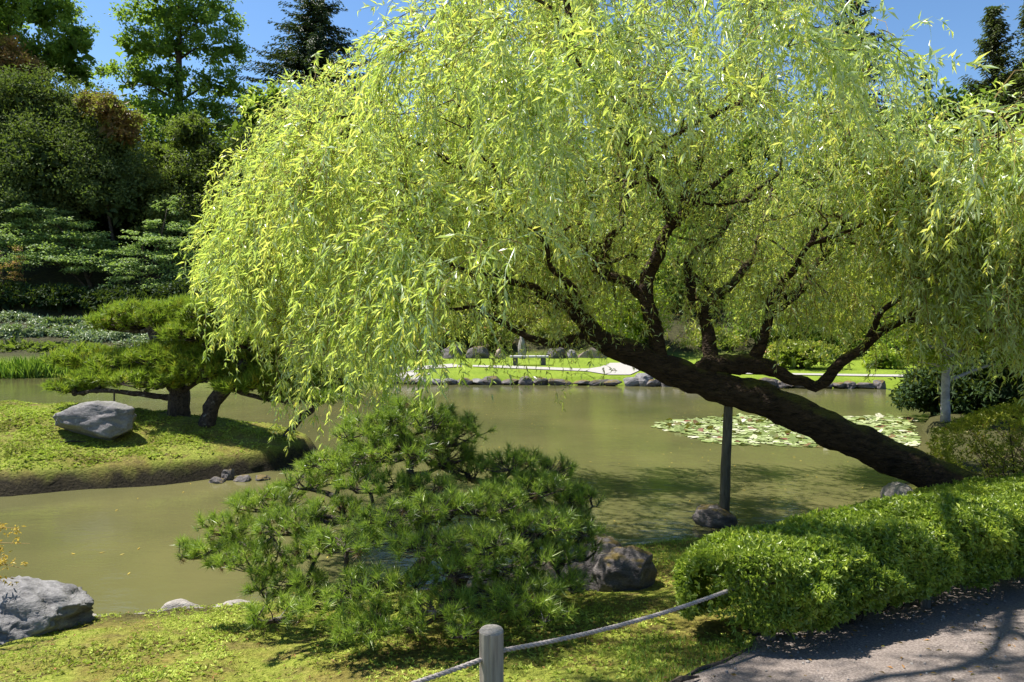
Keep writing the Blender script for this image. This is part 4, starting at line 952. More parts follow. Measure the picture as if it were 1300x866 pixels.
# ------------------------------------------------------------------ clipped hedges
def hedge(name, label, cat, pts, wid, hgt, mat, n, leaf, seed, z0=None, rough=0.08, group=None, under=0.16, stems=True):
    """rounded hedge along pts (x, y); leaves sit in rosettes on its bumpy surface"""
    pts = np.array(pts, float); C = catmull(np.hstack([pts, np.zeros((len(pts), 1))]), 0.05)[:, :2]
    base = (C[0, 0], C[0, 1], hz(*C[0])); root = empty(name, base, label, cat, group)
    seg = np.linalg.norm(np.diff(C, axis=0), axis=1); s = np.concatenate([[0], np.cumsum(seg)]); Ltot = s[-1] + wid
    T = norm(np.gradient(C, axis=0))
    def surf(u, ang, k):   # u along -w/2..L+w/2, ang around the half section
        us = np.clip(u, 0, s[-1]); cx = np.interp(us, s, C[:, 0]); cy = np.interp(us, s, C[:, 1]); tx = np.interp(us, s, T[:, 0]); ty = np.interp(us, s, T[:, 1])
        ov = (u - us) / (wid / 2); cap = np.sqrt(np.maximum(1 - np.abs(ov) ** 2.6, 0.0)) ** 0.8
        ca, sa = np.cos(ang), np.sin(ang)
        sup = (np.abs(ca) ** 2.8 + np.abs(sa) ** 2.8) ** (-1 / 2.8)
        a_ = ca * sup * wid / 2 * cap * k; zz = sa * sup * hgt / 2 * (0.55 + 0.45 * cap) * k
        x = cx - ty * a_ + tx * (u - us); y = cy + tx * a_ + ty * (u - us)
        return x, y, zz
    u = rng.uniform(-wid / 2, s[-1] + wid / 2, n); ang = rng.uniform(-0.9, math.pi + 0.9, n)
    k = 1 + 0.17 * vnoise(u * 4.3, ang * 2.0, 1.0, seed, 3) * 1.6 - np.abs(rng.normal(0, 0.09, n))
    x, y, zz = surf(u, ang, k); g = height(x, y) if z0 is None else np.full(n, z0)
    mid = hgt / 2 + under * 0.5
    P = np.stack([x, y, g + mid + zz], 1)
    x2, y2, z2 = surf(u, ang, k * 0.9); O = norm(P - np.stack([x2, y2, g + mid + z2], 1))
    P = P + rng.normal(size=(n, 3)) * 0.006
    m = 5; PP = np.repeat(P, m, 0); OO = np.repeat(norm(O + rng.normal(size=(n, 3)) * 0.35 + [0, 0, 0.25]), m, 0)
    D = norm(OO * 0.55 + rdir(n * m) * 0.85); L = leaf * rng.uniform(0.6, 1.25, n * m)
    V, Fc = leaves(PP, D, norm(OO + rdir(n * m) * 0.3), L, L * 0.42, fold=0.2, droop=0.15, mid=0.5)
    tn = np.repeat(sat(0.5 + 0.22 * vnoise(u * 5, ang * 2.5, 1.0, seed + 2) + rng.normal(0, 0.15, n)), m) + rng.normal(0, 0.07, n * m)
    keep = PP[:, 2] > height(PP[:, 0], PP[:, 1]) + 0.03
    V = V.reshape(-1, 4, 3)[keep].reshape(-1, 3); kk = keep.sum(); b = np.arange(kk)[:, None] * 4
    Acc().add(V, np.concatenate([b + [[0, 1, 2]], b + [[0, 2, 3]]]), rep4(sat(tn[keep]))).build('foliage', M[mat], root, kind='stuff')
    # twigs and stems inside
    st = Acc(); ns = int(Ltot / 0.07)
    for q in range(ns):
        uu = rng.uniform(0, s[-1]) if s[-1] > 0.05 else 0; j = min(len(C) - 1, int(uu / max(s[-1], 1e-3) * (len(C) - 1)))
        p0 = np.array([C[j, 0] + rng.normal(0, wid * 0.1), C[j, 1] + rng.normal(0, wid * 0.1), 0]); p0[2] = hz(p0[0], p0[1]) - 0.02
        for e in range(4):
            i = rng.integers(0, n)
            near_ = np.argmin(np.abs(u[:400] - uu) + rng.random(400) * 0.25) if n > 400 else i
            t_ = P[near_]; add_tube(st, [p0, (p0 * 0.6 + t_ * 0.4) + rng.normal(size=3) * 0.03, t_ - O[near_] * 0.02], [0.009, 0.006, 0.002], sides=4, step=0.3, rough=0)
    st.build('stems', M['bark_tree'], root, kind='stuff')
    return root
hedge('clipped_hedge', 'long low clipped hedge running beside the gravel path', 'hedge', [(1.52, 4.14), (1.95, 4.36), (2.5, 4.58), (3.15, 4.84)], 0.92, 0.50, 'hedge', 21000, 0.036, 5, under=0.17)
hedge('clipped_hedge', 'second clipped hedge further right along the path, cut by the frame', 'hedge', [(3.75, 5.15), (4.6, 5.5), (5.6, 5.85)], 1.0, 0.56, 'hedge', 12000, 0.030, 6, under=0.12)
hedge('clipped_hedge', 'lower clipped hedge behind the long one at the willow foot', 'hedge', [(3.5, 6.2), (4.3, 6.5), (5.2, 6.75)], 0.85, 0.36, 'hedge', 9000, 0.030, 7, under=0.1)
hedge('clipped_azalea', 'rounded clipped azalea with reddish tips right of the willow trunk', 'shrub', [(5.95, 7.9), (6.5, 8.1), (7.4, 8.4)], 1.7, 1.08, 'azalea', 10000, 0.036, 8, under=0.0)

# ------------------------------------------------------------------ rope fence and path edging
def rope_pts(a, b, sag, n=14):
    a, b = np.array(a), np.array(b); t_ = np.linspace(0, 1, n)[:, None]
    return a + (b - a) * t_ - np.array([0, 0, 1]) * sag * 4 * t_ * (1 - t_)
def rope(name, pts, r, label):
    """three twisted strands"""
    C = catmull(pts, 0.006); T = norm(np.gradient(C, axis=0)); u = norm(np.cross(T, [0, 0, 1])); v = np.cross(T, u); s = np.arange(len(C)) * 0.006
    root = empty(name, tuple(C[0]), label, 'rope')
    for k in range(3):
        an = s / 0.075 * 2 * math.pi + k * 2.094; c = C + (u * np.cos(an)[:, None] + v * np.sin(an)[:, None]) * r * 0.48; sd = 6
        Tn = norm(np.gradient(c, axis=0)); uu = norm(np.cross(Tn, [0.1, 0, 1])); vv = np.cross(Tn, uu); V = []
        for j in range(sd): a_ = j * 2 * math.pi / sd; V.append(c + (uu * math.cos(a_) + vv * math.sin(a_)) * r * 0.56)
        V = np.stack(V, 1).reshape(-1, 3); i_ = np.arange(len(c) - 1)[:, None] * sd; q = []
        for j in range(sd): q.append(np.hstack([i_ + j, i_ + (j + 1) % sd, i_ + sd + (j + 1) % sd, i_ + sd + j]))
        Acc().add(V, np.concatenate(q)).build('strand', M['rope'], root, smooth=True)
    return root
def post(x, y, top, r, label, mat='post'):
    g = hz(x, y); root = empty('rope_post', (x, y, g), label, 'post')
    a = Acc(); n = 40; zs = [g - 0.15, g, (g + top) / 2, top - 0.006]; V = []
    for z in zs:
        for k in range(n):
            an = 2 * math.pi * k / n; rr = r * (1 + 0.02 * math.sin(3 * an + z * 3) + 0.012 * math.sin(11 * an) - (0.07 if k == 29 else 0) - (0.05 if k == 17 else 0)); V.append((x + rr * math.cos(an), y + rr * math.sin(an), z))
    q = [(i * n + k, i * n + (k + 1) % n, (i + 1) * n + (k + 1) % n, (i + 1) * n + k) for i in range(3) for k in range(n)]
    a.add(V, q).build('shaft', M[mat], root)
    top_ = [(x + (r - 0.004) * math.cos(2 * math.pi * k / n), y + (r - 0.004) * math.sin(2 * math.pi * k / n), top) for k in range(n)]; rim = V[-n:]
    b = Acc(); b.add(list(rim) + top_ + [(x, y, top + 0.002)], [(k, (k + 1) % n, n + (k + 1) % n, n + k) for k in range(n)]); b.f.append(np.array([(n + k, n + (k + 1) % n, 2 * n) for k in range(n)])); b.build('end_grain', M['post_end'], root)
    return root
PT = at(624, 799, 3.05)
post(PT.x, PT.y, PT.z, 0.054, 'weathered round wooden post holding the rope in front of the pruned pine')
A = at(637, 826, 3.07); B = Vector((1.48, 3.95, 1.10))
rope('rope', rope_pts(A, B, 0.045), 0.0105, 'grey twisted rope sagging from the post to the hedge')
Cc = at(615, 836, 3.03); Dd = np.array([-1.35, 2.2, 1.14])
rope('rope', rope_pts(Cc, Dd, 0.03), 0.0105, 'grey twisted rope running from the post down to the lower left')
post(1.50, 3.98, 1.12, 0.036, 'wooden post half swallowed by the left end of the hedge', 'prop')  # darker prop wood paints in the shade under the hedge
post(2.62, 4.34, 1.04, 0.036, 'short wooden post under the front of the hedge', 'prop')  # same darker wood, standing in for the hedge's shade
rope('rope', rope_pts((1.50, 3.98, 1.08), (2.62, 4.34, 1.0), 0.06), 0.0105, 'grey rope in the shade under the front of the hedge')
e = Acc(); pe = [(-0.6, 1.92), (0.35, 2.62)] + [ground_at(*q) for q in ((868, 864), (915, 844), (952, 826))]
add_tube(e, [(x, y, hz(x, y) + 0.012) for x, y in pe], [0.012] * 5, sides=6, step=0.08, rough=0.3, freq=14)
tag(e.build('path_edging', M['metal']), 'thin dark edging strip between grass and gravel path', 'edging')

# fallen twigs and leaves
for k, (px, py, dx, lab) in enumerate(((85, 564, 0.5, 'fallen brown stick on the island moss below the boulder'), (868, 866, 0.2, 'small twig beside the path edging'))):
    d = 11.1 if py < 600 else 3.3; p = at(px, py, d); g = hz(p.x, d); a = Acc()
    add_tube(a, [(p.x - dx / 2, d, g + 0.02), (p.x, d + 0.05, g + 0.035), (p.x + dx / 2, d + 0.1, g + 0.02)], [0.012, 0.014, 0.006], sides=5, step=0.1, rough=0.2); tag(a.build('fallen_stick', M['bark_tree']), lab, 'stick')
n = 1500; x = rng.uniform(-4, 3.2, n); y = rng.uniform(2.7, 7.4, n); ok = (-sdf(x, y, POND) > 0.15); x, y = x[ok], y[ok]; n = len(x)
V, Fc = leaves(np.stack([x, y, height(x, y) + 0.016], 1), norm(np.stack([rng.normal(size=n), rng.normal(size=n), rng.normal(0, 0.15, n)], 1)), np.tile([0, 0, 1.0], (n, 1)) + rng.normal(size=(n, 3)) * 0.3, 0.035, 0.012)
tag(Acc().add(V, Fc, rep4(sat(rng.normal(0.3, 0.25, n)))).build('fallen_leaves', M['rust'], kind='stuff'), 'scattered small fallen leaves on the near bank', 'leaves')

# loose pebbles on the path, and leaves afloat on the pond
PV = Acc(); vi_, fi_ = ICO[2]; vi_ = ico(1)
n = 900; x = rng.uniform(0.2, 4.0, n); y = rng.uniform(2.7, 4.9, n); sp = sdf(x, y, np.array(PATH, float)); ok = (sp > 0.01) & (rng.random(n) < np.exp(-sp * 2.2) + 0.12)
for x_, y_ in zip(x[ok], y[ok]):
    r_ = rng.uniform(0.003, 0.011); PV.add(vi_[0] * r_ * rng.uniform(0.6, 1.2, 3) + [x_, y_, hz(x_, y_) + 0.014], vi_[1])
tag(PV.build('pebbles', M['rock_pale'], kind='stuff'), 'loose small pebbles scattered over the gravel path', 'pebbles')
n = 420; x = rng.uniform(-5.5, 7, n); y = rng.uniform(6.2, 24, n); ok = (-sdf(x, y, POND) < -0.1) & (sdf(x, y, ISLE) < -0.1) & (vnoise(x, y, 0.5, 97) > -0.1); x, y = x[ok], y[ok]; n = len(x)
V, Fc = leaves(np.stack([x, y, np.full(n, 0.006)], 1), norm(np.stack([rng.normal(size=n), rng.normal(size=n), np.zeros(n)], 1)), np.tile([0, 0, 1.0], (n, 1)), rng.uniform(0.03, 0.08, n), 0.018, fold=0.05, droop=-0.02)
tag(Acc().add(V, Fc, rep4(sat(rng.normal(0.6, 0.25, n)))).build('floating_leaves', M['yellow_leaf'], kind='stuff'), 'fallen willow leaves afloat on the pond', 'leaves')

# sprig with yellow leaves at the left edge
bx, by = -4.45, 4.9; root = empty('maple_sapling', (bx, by, hz(bx, by)), 'sapling with small yellow leaves reaching in from the left edge', 'sapling')
g = hz(bx, by); st = Acc(); lf = Acc(); tips = []
add_tube(st, [(bx, by, g - 0.05), tuple(at(-70, 740, 5)), tuple(at(-60, 690, 5)), tuple(at(-50, 650, 5))], [0.02, 0.016, 0.012, 0.006], sides=7, step=0.05, rough=0.1)
for (sx, sy), (mx, my), (ex, ey), dd in (((-62, 720), (-20, 712), (30, 722), 0), ((-60, 700), (-20, 690), (38, 690), -0.1), ((-58, 690), (-10, 672), (20, 670), 0.1), ((-60, 705), (-20, 715), (10, 705), 0.2), ((-62, 730), (-25, 735), (6, 738), 0)):
    add_tube(st, [tuple(at(sx, sy, 5)), tuple(at(mx, my, 5 + dd)), tuple(at(ex, ey, 5 + dd))], [0.008, 0.005, 0.002], sides=4, step=0.05, rough=0.1)
    for q in range(9): tips.append(np.array(at(mx + (ex - mx) * rng.uniform(0, 1.05), my + (ey - my) * rng.uniform(0, 1) + rng.normal(0, 5), 5 + dd)))
for p in tips:
    m_ = 7; D = norm(rdir(m_) * [1, 1, 0.6] + [0, 0, -0.2]); V, Fc = leaves(np.tile(p, (m_, 1)) + rng.normal(size=(m_, 3)) * 0.012, D, rdir(m_), 0.035, 0.014); lf.add(V, Fc, rep4(sat(rng.normal(0.5, 0.25, m_))))
st.build('branches', M['twig'], root, kind='stuff'); lf.build('leaves', M['yellow_leaf'], root, kind='stuff')

# ------------------------------------------------------------------ weeping willow
wb_ = at(1228, 632, 7.35); gw = hz(wb_.x, wb_.y)
willow = empty('weeping_willow', (wb_.x, wb_.y, gw), 'huge weeping willow leaning far out over the pond on its mossy trunk', 'tree')
TR = [(1262, 668, 7.25), (1228, 628, 7.35), (1150, 588, 7.6), (1060, 548, 7.9), (980, 512, 8.15), (910, 490, 8.3), (850, 470, 8.4), (800, 448, 8.45), (760, 430, 8.5), (738, 402, 8.5), (708, 380, 8.5), (680, 372, 8.5)]
TRr = [0.27, 0.225, 0.195, 0.200, 0.205, 0.19, 0.17, 0.155, 0.13, 0.10, 0.075, 0.045]
a = Acc(); add_tube(a, [tuple(at(*q)) for q in TR], TRr, sides=28, step=0.035, rough=0.085, freq=4.5, seed=3); a.build('trunk', M['bark_willow'], willow, smooth=True)
LIMBS = [
    ([(870, 478, 8.4), (905, 462, 8.3), (950, 462, 8.2), (985, 468, 8.1)], [0.11, 0.12, 0.11, 0.09]),
    ([(970, 466, 8.15), (1005, 482, 8.0), (1035, 490, 7.9), (1058, 470, 7.8), (1095, 442, 7.7), (1150, 405, 7.6), (1230, 370, 7.5), (1300, 340, 7.4)], [0.08, 0.068, 0.065, 0.055, 0.042, 0.032, 0.022, 0.012]),
    ([(840, 462, 8.4), (832, 415, 8.4), (820, 375, 8.4), (835, 325, 8.3), (850, 288, 8.2), (880, 255, 8.0), (930, 215, 7.8)], [0.10, 0.085, 0.085, 0.08, 0.06, 0.045, 0.025]),
    ([(822, 380, 8.4), (795, 358, 8.5), (762, 345, 8.6), (752, 318, 8.7), (735, 305, 8.7), (700, 303, 8.8), (655, 285, 8.7), (610, 262, 8.5)], [0.07, 0.07, 0.075, 0.07, 0.06, 0.045, 0.035, 0.02]),
    ([(757, 335, 8.6), (775, 300, 8.7), (790, 262, 8.9), (800, 215, 9.2), (760, 160, 9.4)], [0.05, 0.045, 0.04, 0.03, 0.015]),
    ([(905, 465, 8.3), (900, 430, 8.4), (892, 395, 8.5), (875, 365, 8.6), (880, 320, 8.8), (930, 270, 9.1), (990, 220, 9.5)], [0.09, 0.08, 0.065, 0.055, 0.045, 0.035, 0.02]),
    ([(955, 460, 8.2), (972, 420, 8.1), (980, 380, 8.0), (1010, 340, 7.7), (1060, 300, 7.3), (1120, 270, 7.0)], [0.075, 0.055, 0.045, 0.034, 0.022, 0.012]),
    ([(742, 425, 8.5), (705, 437, 8.5), (670, 428, 8.4), (640, 410, 8.3), (600, 390, 8.2), (540, 380, 8.0)], [0.055, 0.05, 0.04, 0.033, 0.025, 0.012]),
    ([(690, 376, 8.5), (650, 358, 8.4), (610, 350, 8.3), (560, 330, 8.1), (500, 320, 7.9), (440, 325, 7.8)], [0.05, 0.042, 0.036, 0.03, 0.022, 0.012]),
    ([(700, 303, 8.8), (650, 260, 8.4), (580, 210, 8.0), (500, 170, 7.8), (420, 150, 7.8), (360, 165, 7.9)], [0.045, 0.04, 0.032, 0.026, 0.02, 0.01]),
    ([(850, 288, 8.2), (830, 230, 7.7), (790, 160, 7.2), (740, 90, 6.9), (700, 10, 6.8)], [0.042, 0.034, 0.028, 0.024, 0.02]),
    ([(860, 285, 8.2), (880, 220, 8.4), (900, 150, 8.8), (940, 60, 9.2), (970, -10, 9.4)], [0.045, 0.038, 0.03, 0.024, 0.012]),
    ([(892, 395, 8.5), (930, 360, 9.2), (960, 310, 10.0), (980, 240, 10.6)], [0.06, 0.05, 0.035, 0.02]),
    ([(762, 345, 8.6), (740, 300, 9.5), (700, 230, 10.4), (640, 150, 10.8)], [0.06, 0.05, 0.035, 0.018]),
    ([(980, 380, 8.0), (1040, 330, 8.6), (1120, 250, 9.2), (1180, 180, 9.4)], [0.05, 0.04, 0.03, 0.015]),
    ([(1095, 442, 7.7), (1120, 395, 7.4), (1190, 340, 7.1), (1230, 270, 6.9), (1300, 235, 6.8)], [0.034, 0.028, 0.022, 0.016, 0.01]),
    ([(790, 262, 8.9), (840, 190, 8.2), (900, 150, 7.4), (960, 130, 6.9)], [0.035, 0.03, 0.022, 0.012]),
    ([(738, 402, 8.5), (700, 340, 7.9), (650, 270, 7.3), (600, 190, 6.9), (570, 110, 6.8)], [0.036, 0.028, 0.02, 0.014, 0.008]),
    ([(1150, 405, 7.6), (1210, 410, 7.0), (1270, 420, 6.7), (1330, 430, 6.5)], [0.035, 0.028, 0.02, 0.01]),
]
SHADE_LIMBS = [([tuple(at(740, 90, 6.9)), (0.5, 6.7, 5.9), (0.2, 6.0, 6.5), (-0.5, 5.2, 6.75), (-1.4, 4.6, 6.6), (-2.6, 4.2, 6.3)], [0.022, 0.032, 0.042, 0.038, 0.03, 0.012]),  # limbs added above the frame to cast dappled shade on the path
        ([(0.2, 6.0, 6.5), (0.5, 5.3, 6.8), (0.9, 4.6, 6.7), (1.0, 3.9, 6.4)], [0.04, 0.035, 0.025, 0.012]),
        ([(-0.5, 5.2, 6.75), (-0.6, 4.5, 6.9), (-0.5, 3.8, 6.6)], [0.035, 0.025, 0.012])]
LIMBS += [(None, h_) for h_ in SHADE_LIMBS]
nodes = []
for pts, rr in LIMBS:
    if pts is None: W, rr = rr
    else: W = [np.array(at(*q)) for q in pts]
    W = [np.array(q, float) for q in W]
    if len(W) > 3:
        W2 = [W[0]]; r2 = [rr[0]]
        for q in range(1, len(W)):
            W2 += [(W[q - 1] + W[q]) / 2 + rng.normal(size=3) * 0.075 * min(1.0, np.linalg.norm(W[q] - W[q - 1])), W[q]]; r2 += [(rr[q - 1] + rr[q]) / 2, rr[q]]
        W, rr = W2, r2
    rr = [r_ * 1.05 for r_ in rr]
    # knobbly wander
    a = Acc(); add_tube(a, W, rr, sides=12, step=0.045, rough=0.13, freq=7, seed=len(nodes)); a.build('limb', M['bark_willow'], willow, smooth=True)
    C = catmull(np.hstack([np.array(W), np.array(rr)[:, None]]), 0.2); nodes += [(c[:3], c[3]) for c in C if c[3] < 0.075]
C = catmull(np.array([tuple(at(*q)) for q in TR[7:]]), 0.2); nodes += [(c, 0.05) for c in C]

ck = Acc(); LNr = np.array([[*n_[0], n_[1]] for n_ in nodes]); LNr = LNr[(LNr[:, 3] > 0.028) & (LNr[:, 1] > 6.2) & (LNr[:, 2] < 4.6)]
for q in range(62):                                                 # crooked side branches round the forks
    b_ = LNr[rng.integers(0, len(LNr))]; dv = norm(rng.normal(size=3) * [1, 0.8, 0.45] + [0, 0, 0.12]); P_ = [b_[:3]]; Ls_ = rng.uniform(0.5, 1.3)
    for e in range(4):
        dv = norm(dv + rng.normal(size=3) * 0.45); P_.append(P_[-1] + dv * Ls_ / 4)
    if min(p_[2] for p_ in P_) < 2.55: continue
    r0 = b_[3] * rng.uniform(0.45, 0.7); add_tube(ck, P_, [r0, r0 * 0.85, r0 * 0.65, r0 * 0.45, r0 * 0.2], sides=8, step=0.06, rough=0.13, freq=8)
    nodes += [(p_, r0 * 0.5) for p_ in catmull(np.array(P_), 0.2)[2:]]
ck.build('crooked_branches', M['bark_willow'], willow, smooth=True, kind='stuff')
TOPX = np.array([(-4.4, 3.2), (-4.1, 4.0), (-3.5, 5.0), (-2.4, 6.1), (-1.3, 6.7), (0, 7.4), (1.5, 7.9), (3.2, 7.8), (4.2, 6.6), (4.7, 5.2), (5.7, 4.7), (6.4, 5.2), (7.4, 5.4), (8.5, 4.8)])
BOTX = np.array([(-4.2, 3.1), (-3.4, 2.8), (-3.0, 2.2), (-2.6, 1.45), (-1.9, 1.25), (-1.5, 1.4), (-1.2, 1.7), (-0.6, 1.85), (0.3, 2.0), (1.0, 2.35), (3.8, 2.4), (4.3, 1.8), (5.0, 1.6), (6.5, 1.8), (8.5, 1.8)])
YC, YR = 8.8, 4.2
def rho2(x, y):
    f = np.maximum(YC - np.asarray(y, float), 0)                     # how far in front of the crown's centre
    return ((x - 2.0 - 0.36 * f) / (6.2 - 0.25 * f)) ** 2 + np.where(f > 0, (f / 5.0) ** 3, ((y - YC) / 4.0) ** 2)
def top_z(x, y): return np.minimum(3.3 + 4.4 * np.sqrt(np.maximum(1 - rho2(x, y), 0)) - 0.5 * np.exp(-((x + 1.8) / 1.1) ** 2), 2.6 + (np.interp(np.asarray(x) + 0.45 * np.clip(9 - np.asarray(y), 0, 5) * sat(np.asarray(x) / 2), TOPX[:, 0], TOPX[:, 1]) - 2.6) * (0.5 + 0.5 * np.minimum(y, 9) / 9))
def bot_z(x, y):
    b = np.interp(x, BOTX[:, 0], BOTX[:, 1])
    return b + np.where((y < 8.2) & (x > 0.4) & (x < 4.0), 0.45 + 0.12 * np.maximum(8.2 - y, 0), 0.0) + np.where((y < 6.6) & (x > 4.0), 0.3, 0.0)
# secondary branches grow towards points spread through the crown
att = []
while len(att) < 760:
    x = rng.uniform(-4.0, 7.8); y = YC + rng.uniform(-4.9, 4.0)
    side_ = x > 3.6 or x < -0.8; tz = top_z(x, y) - 0.45; bz = max(2.5, bot_z(x, y) + 0.5) if side_ else max(3.0, bot_z(x, y) + 0.8)
    if tz < bz: 
        if rng.random() < 0.5: continue
        bz = tz - 0.2
    z = bz + (tz - bz) * rng.random() ** (0.95 if side_ else 0.55)
    if rho2(x, y) > 0.86: continue
    att.append((x, y, z))
natt = len(att)
while len(att) < natt + 125: att.append((rng.uniform(-3.1, 1.5), rng.uniform(3.3, 4.8), rng.uniform(6.1, 6.95)))  # added points above the frame, for sprays that shade the path
while len(att) < natt + 170: att.append((rng.uniform(-3.7, -1.8), rng.uniform(4.2, 5.7), rng.uniform(6.1, 6.9)))  # more added points, for sprays that shade the near lawn
att = np.array(att); NP = np.array([n_[0] for n_ in nodes]); NR = np.array([n_[1] for n_ in nodes])
order = np.argsort([np.min(np.linalg.norm(NP - q, axis=1)) for q in att]); br = Acc(); fine = []
for i in order:
    tg = att[i]; dd = np.linalg.norm(NP - tg, axis=1) + 1.2 * np.maximum(NP[:, 2] - tg[2], 0); j = np.argmin(dd); s = NP[j]; Ld = np.linalg.norm(tg - s)
    if Ld < 0.25: continue
    r0 = min(NR[j] * 0.75, 0.012 + 0.010 * Ld); m1 = s + (tg - s) * 0.35 + [0, 0, 0.14 * Ld] + rng.normal(size=3) * 0.07 * Ld; m2 = s + (tg - s) * 0.7 + [0, 0, 0.12 * Ld] + rng.normal(size=3) * 0.07 * Ld
    add_tube(br, [s, m1, m2, tg], [r0, r0 * 0.8, r0 * 0.55, 0.005], sides=5, step=0.2, rough=0.12, freq=9)
    Cn = catmull(np.hstack([np.array([s, m1, m2, tg]), np.array([[r0], [r0 * .8], [r0 * .55], [0.005]])]), 0.16)[2:]
    NP = np.vstack([NP, Cn[:, :3]]); NR = np.concatenate([NR, Cn[:, 3]]); fine.append(Cn)
br.build('branches', M['bark_branch'], willow, smooth=True, kind='stuff')
FN = np.vstack(fine)
# hanging shoots
NW = 14500
hi_n = (FN[:, 1] < 6.2) & (FN[:, 2] > 5.95)  # branch nodes around the added overhead shade limbs
wgt = 1 / (0.01 + FN[:, 3]); wgt *= np.where(FN[:, 2] > 2.9, 1, 0.5) * np.where((FN[:, 0] < -0.8), 1.45, 1) * np.where((FN[:, 0] < -0.8) & (FN[:, 2] < 4.2), 1.7, 1) * np.where((FN[:, 0] > 3.8) & (FN[:, 2] < 4.2), 3.0, 1)
wgt *= sat(0.42 + 1.9 * vnoise(FN[:, 0] + 0.8 * FN[:, 2], FN[:, 1] * 0.8 - 0.6 * FN[:, 2], 1.15, 83, 2)) + 0.05
wgt *= np.where(hi_n, np.where((FN[:, 1] < 5.0) | (FN[:, 0] < -1.7), 0.42, 0.0), 1); wgt /= wgt.sum()
si = rng.choice(len(FN), NW, p=wgt); S = FN[si, :3] + rng.normal(size=(NW, 3)) * 0.05
NS = 7500                                                          # short leafy twigs close around the limbs
ALLN = NP[NP[:, 2] > 2.1]; sj = rng.integers(0, len(ALLN), NS); S2 = ALLN[sj] + rng.normal(size=(NS, 3)) * 0.16; LN = np.array([n_[0] for n_ in nodes]); LN = LN[(LN[:, 2] > 2.3) & (LN[:, 1] > 5.9)]; q_ = rng.random(NS) < 0.5; S2[q_] = LN[rng.integers(0, len(LN), q_.sum())] + rng.normal(size=(q_.sum(), 3)) * 0.26
S = np.vstack([S, S2]); NW0 = NW; NW = NW + NS; short = np.arange(NW) >= NW0; high = (S[:, 1] < 5.8) & (S[:, 2] > 5.8)
outw = norm((S - [2.0, YC, 0]) * [1, 1, 0]); L = rng.uniform(0.35, 1.2, NW) + np.where(S[:, 0] < -0.6, rng.uniform(0, 1.2, NW), 0)
L = np.where(short | high, rng.uniform(0.22, 0.6, NW), L)
Dr = norm(outw * 0.7 + rdir(NW) * 1.0 + [0, 0, 0.35]); Dr[short] = norm(rdir(short.sum()) + [0, 0, -0.1]); K = 12; step = (L / K)[:, None]
pos = [S]; dirs = [Dr]; gpull = rng.uniform(0.10, 0.45, NW)[:, None]
for k in range(K):
    Dr = norm(Dr + np.array([0, 0, -1]) * gpull + rng.normal(size=(NW, 3)) * 0.16); pos.append(pos[-1] + Dr * step); dirs.append(Dr)
PW = np.stack(pos, 1); DW = np.stack(dirs, 1)                      # whips x steps x 3
bz = bot_z(PW[:, :, 0], PW[:, :, 1]) + rng.normal(0, 0.22, NW)[:, None] - np.where(rng.random(NW) < 0.12, 0.8, 0)[:, None] * (PW[:, :, 0] > -3)
bz = np.where((high | False)[:, None], 5.2, np.where(short[:, None], bz - 0.5, bz))
tz = top_z(PW[:, :, 0], PW[:, :, 1]) + 0.1 + 0.85 * vnoise(S[:, 0], S[:, 1] * 1.1 + S[:, 2], 1.2, 77, 2)[:, None]
valid = np.cumprod((PW[:, :, 2] > bz), 1).astype(bool); okw = (PW[:, :, 2] < tz + 0.25).all(1) & (valid.sum(1) > 4) & (rho2(PW[:, :, 0], PW[:, :, 1]) < (1.06 + 0.22 * vnoise(S[:, 1], S[:, 2], 1.1, 79, 2))[:, None]).all(1); okw |= high & (valid.sum(1) > 4)
short = short[okw]; PW, DW, valid, L = PW[okw], DW[okw], valid[okw], L[okw]; NW = len(PW); nv = valid.sum(1)
print('whips', NW)
NL = (L * 29 * rng.uniform(0.7, 1.3, NW)).astype(int)
Wi = np.repeat(np.arange(NW), NL); tpar = rng.random(len(Wi)) ** 0.85 * (nv[Wi] - 1.001); k0 = tpar.astype(int); fr = (tpar - k0)[:, None]
LP = PW[Wi, k0] * (1 - fr) + PW[Wi, np.minimum(k0 + 1, K)] * fr; LD = DW[Wi, k0]; n = len(Wi)
sd = norm(np.cross(LD, rdir(n))); D = norm(LD * 0.6 + sd * rng.uniform(0.4, 1.2, (n, 1)) + rdir(n) * 0.5 + np.array([0, 0, -0.2]))
Nn = norm(np.cross(D, np.cross(sd, LD)) + rdir(n) * 0.5 + [0, 0, 0.35]); Nn = np.where((Nn[:, 2] < 0)[:, None] & (rng.random(n) < 0.7)[:, None], -Nn, Nn)
wl = rng.uniform(0.75, 1.2, NW) * np.where(short, 0.72, 1.0); Ls = rng.uniform(0.055, 0.135, n) * wl[Wi] * (1 - 0.25 * tpar / (nv[Wi])); tw = rng.normal(0, 0.19, NW)
V, Fc = leaves(LP, D, Nn, Ls, Ls * rng.uniform(0.15, 0.23, n), fold=0.3, droop=0.18, mid=0.4)
tl = sat(0.5 + tw[Wi] + 0.12 * (tpar / nv[Wi]) + rng.normal(0, 0.19, n)); V4 = V.reshape(-1, 4, 3); print('willow leaves', n)
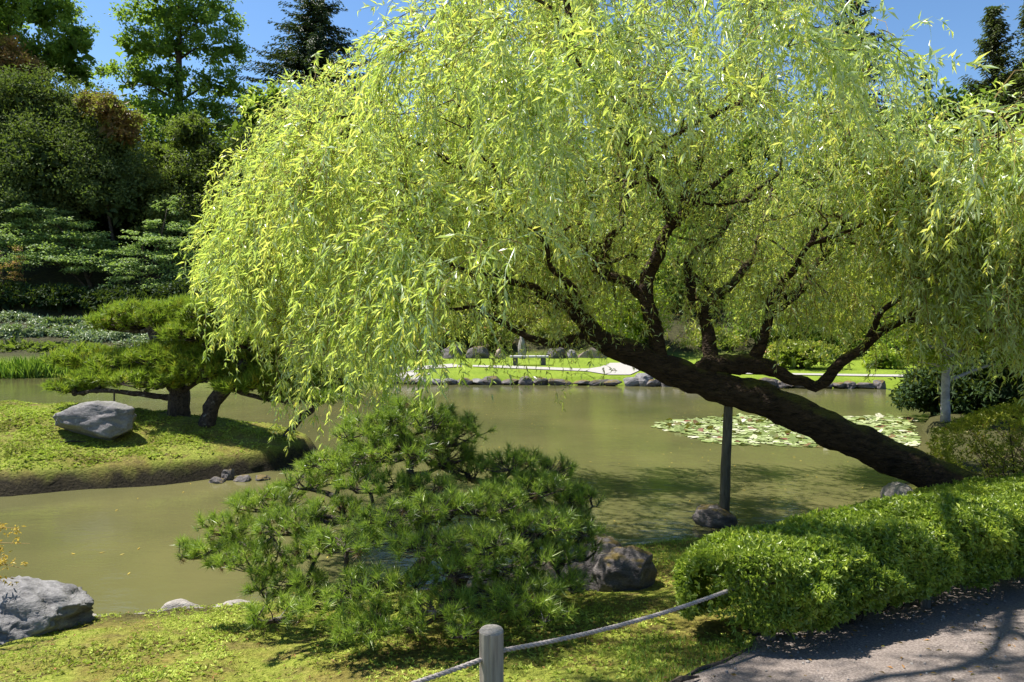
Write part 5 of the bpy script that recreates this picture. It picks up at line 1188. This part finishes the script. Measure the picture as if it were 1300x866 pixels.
def twig_arrays(ids):
    acc = Acc(); KS = np.array([0, 2, 4, 6, 8, 10, 12]); idx = []
    for i in ids:
        ks = KS[KS < nv[i]]; idx.append(np.stack([np.full(len(ks), i), ks], 1))
    idx = np.concatenate(idx); r = 0.0034 * (1.2 - idx[:, 1] / K)
    Dd = DW[idx[:, 0], idx[:, 1]]; an = (idx[:, 0] * 2.4) % 6.28; sd_ = norm(np.cross(Dd, np.stack([np.cos(an), np.sin(an), np.zeros(len(an))], 1))) * r[:, None]
    P = PW[idx[:, 0], idx[:, 1]]; P = np.stack([P - sd_, P + sd_], 1)
    a_ = np.arange(len(idx) - 1); a_ = a_[idx[1:, 0] == idx[:-1, 0]] * 2
    return acc.add(P.reshape(-1, 3), np.stack([a_, a_ + 1, a_ + 3, a_ + 2], 1))
inview = (np.abs(PW[:, 6, 0] / PW[:, 6, 1]) < 0.73) & ((PW[:, 8, 2] - EYE) / PW[:, 8, 1] < 0.44)
score = np.where(inview, PW[:, 6, 1] - L * 0.8, 99); front = np.argsort(score)[:285]; fset = np.zeros(NW, bool); fset[front] = True
M['spray'] = M['willow']
lorder = np.argsort(Wi, kind='stable'); bounds = np.searchsorted(Wi[lorder], np.arange(NW + 1))
for i in front:
    li = lorder[bounds[i]:bounds[i + 1]]; k = len(li); b = np.arange(k)[:, None] * 4
    a = twig_arrays([i]); base_n = a.n
    a.add(V4[li].reshape(-1, 3), np.concatenate([b + [[0, 1, 2]], b + [[0, 2, 3]]]), rep4(tl[li]))
    o = a.build('hanging_spray', M['willow'], willow)
mask = ~fset[Wi]; k = mask.sum(); b = np.arange(k)[:, None] * 4
Acc().add(V4[mask].reshape(-1, 3), np.concatenate([b + [[0, 1, 2]], b + [[0, 2, 3]]]), rep4(tl[mask])).build('leaves', M['willow'], willow, kind='stuff')
twig_arrays(np.nonzero(~fset)[0]).build('hanging_twigs', M['twig'], willow, kind='stuff')

# wooden prop under the trunk
p0 = at(919, 652, 8.5); p1 = at(925, 505, 8.28); pr = empty('trunk_prop', tuple(p0), 'upright wooden prop holding up the leaning willow trunk', 'prop')
a = Acc(); add_tube(a, [tuple(p0 - Vector((0, 0, 0.15))), tuple((p0 + p1) / 2), tuple(p1)], [0.068, 0.06, 0.052], sides=12, step=0.12, rough=0.05, freq=5); a.build('pole', M['prop'], pr, smooth=True)
o = Acc().add(*box((p1.x, p1.y, p1.z - 0.02), (0.30, 0.14, 0.06))).build('cap', M['prop'], pr); bevel(o, 0.015)
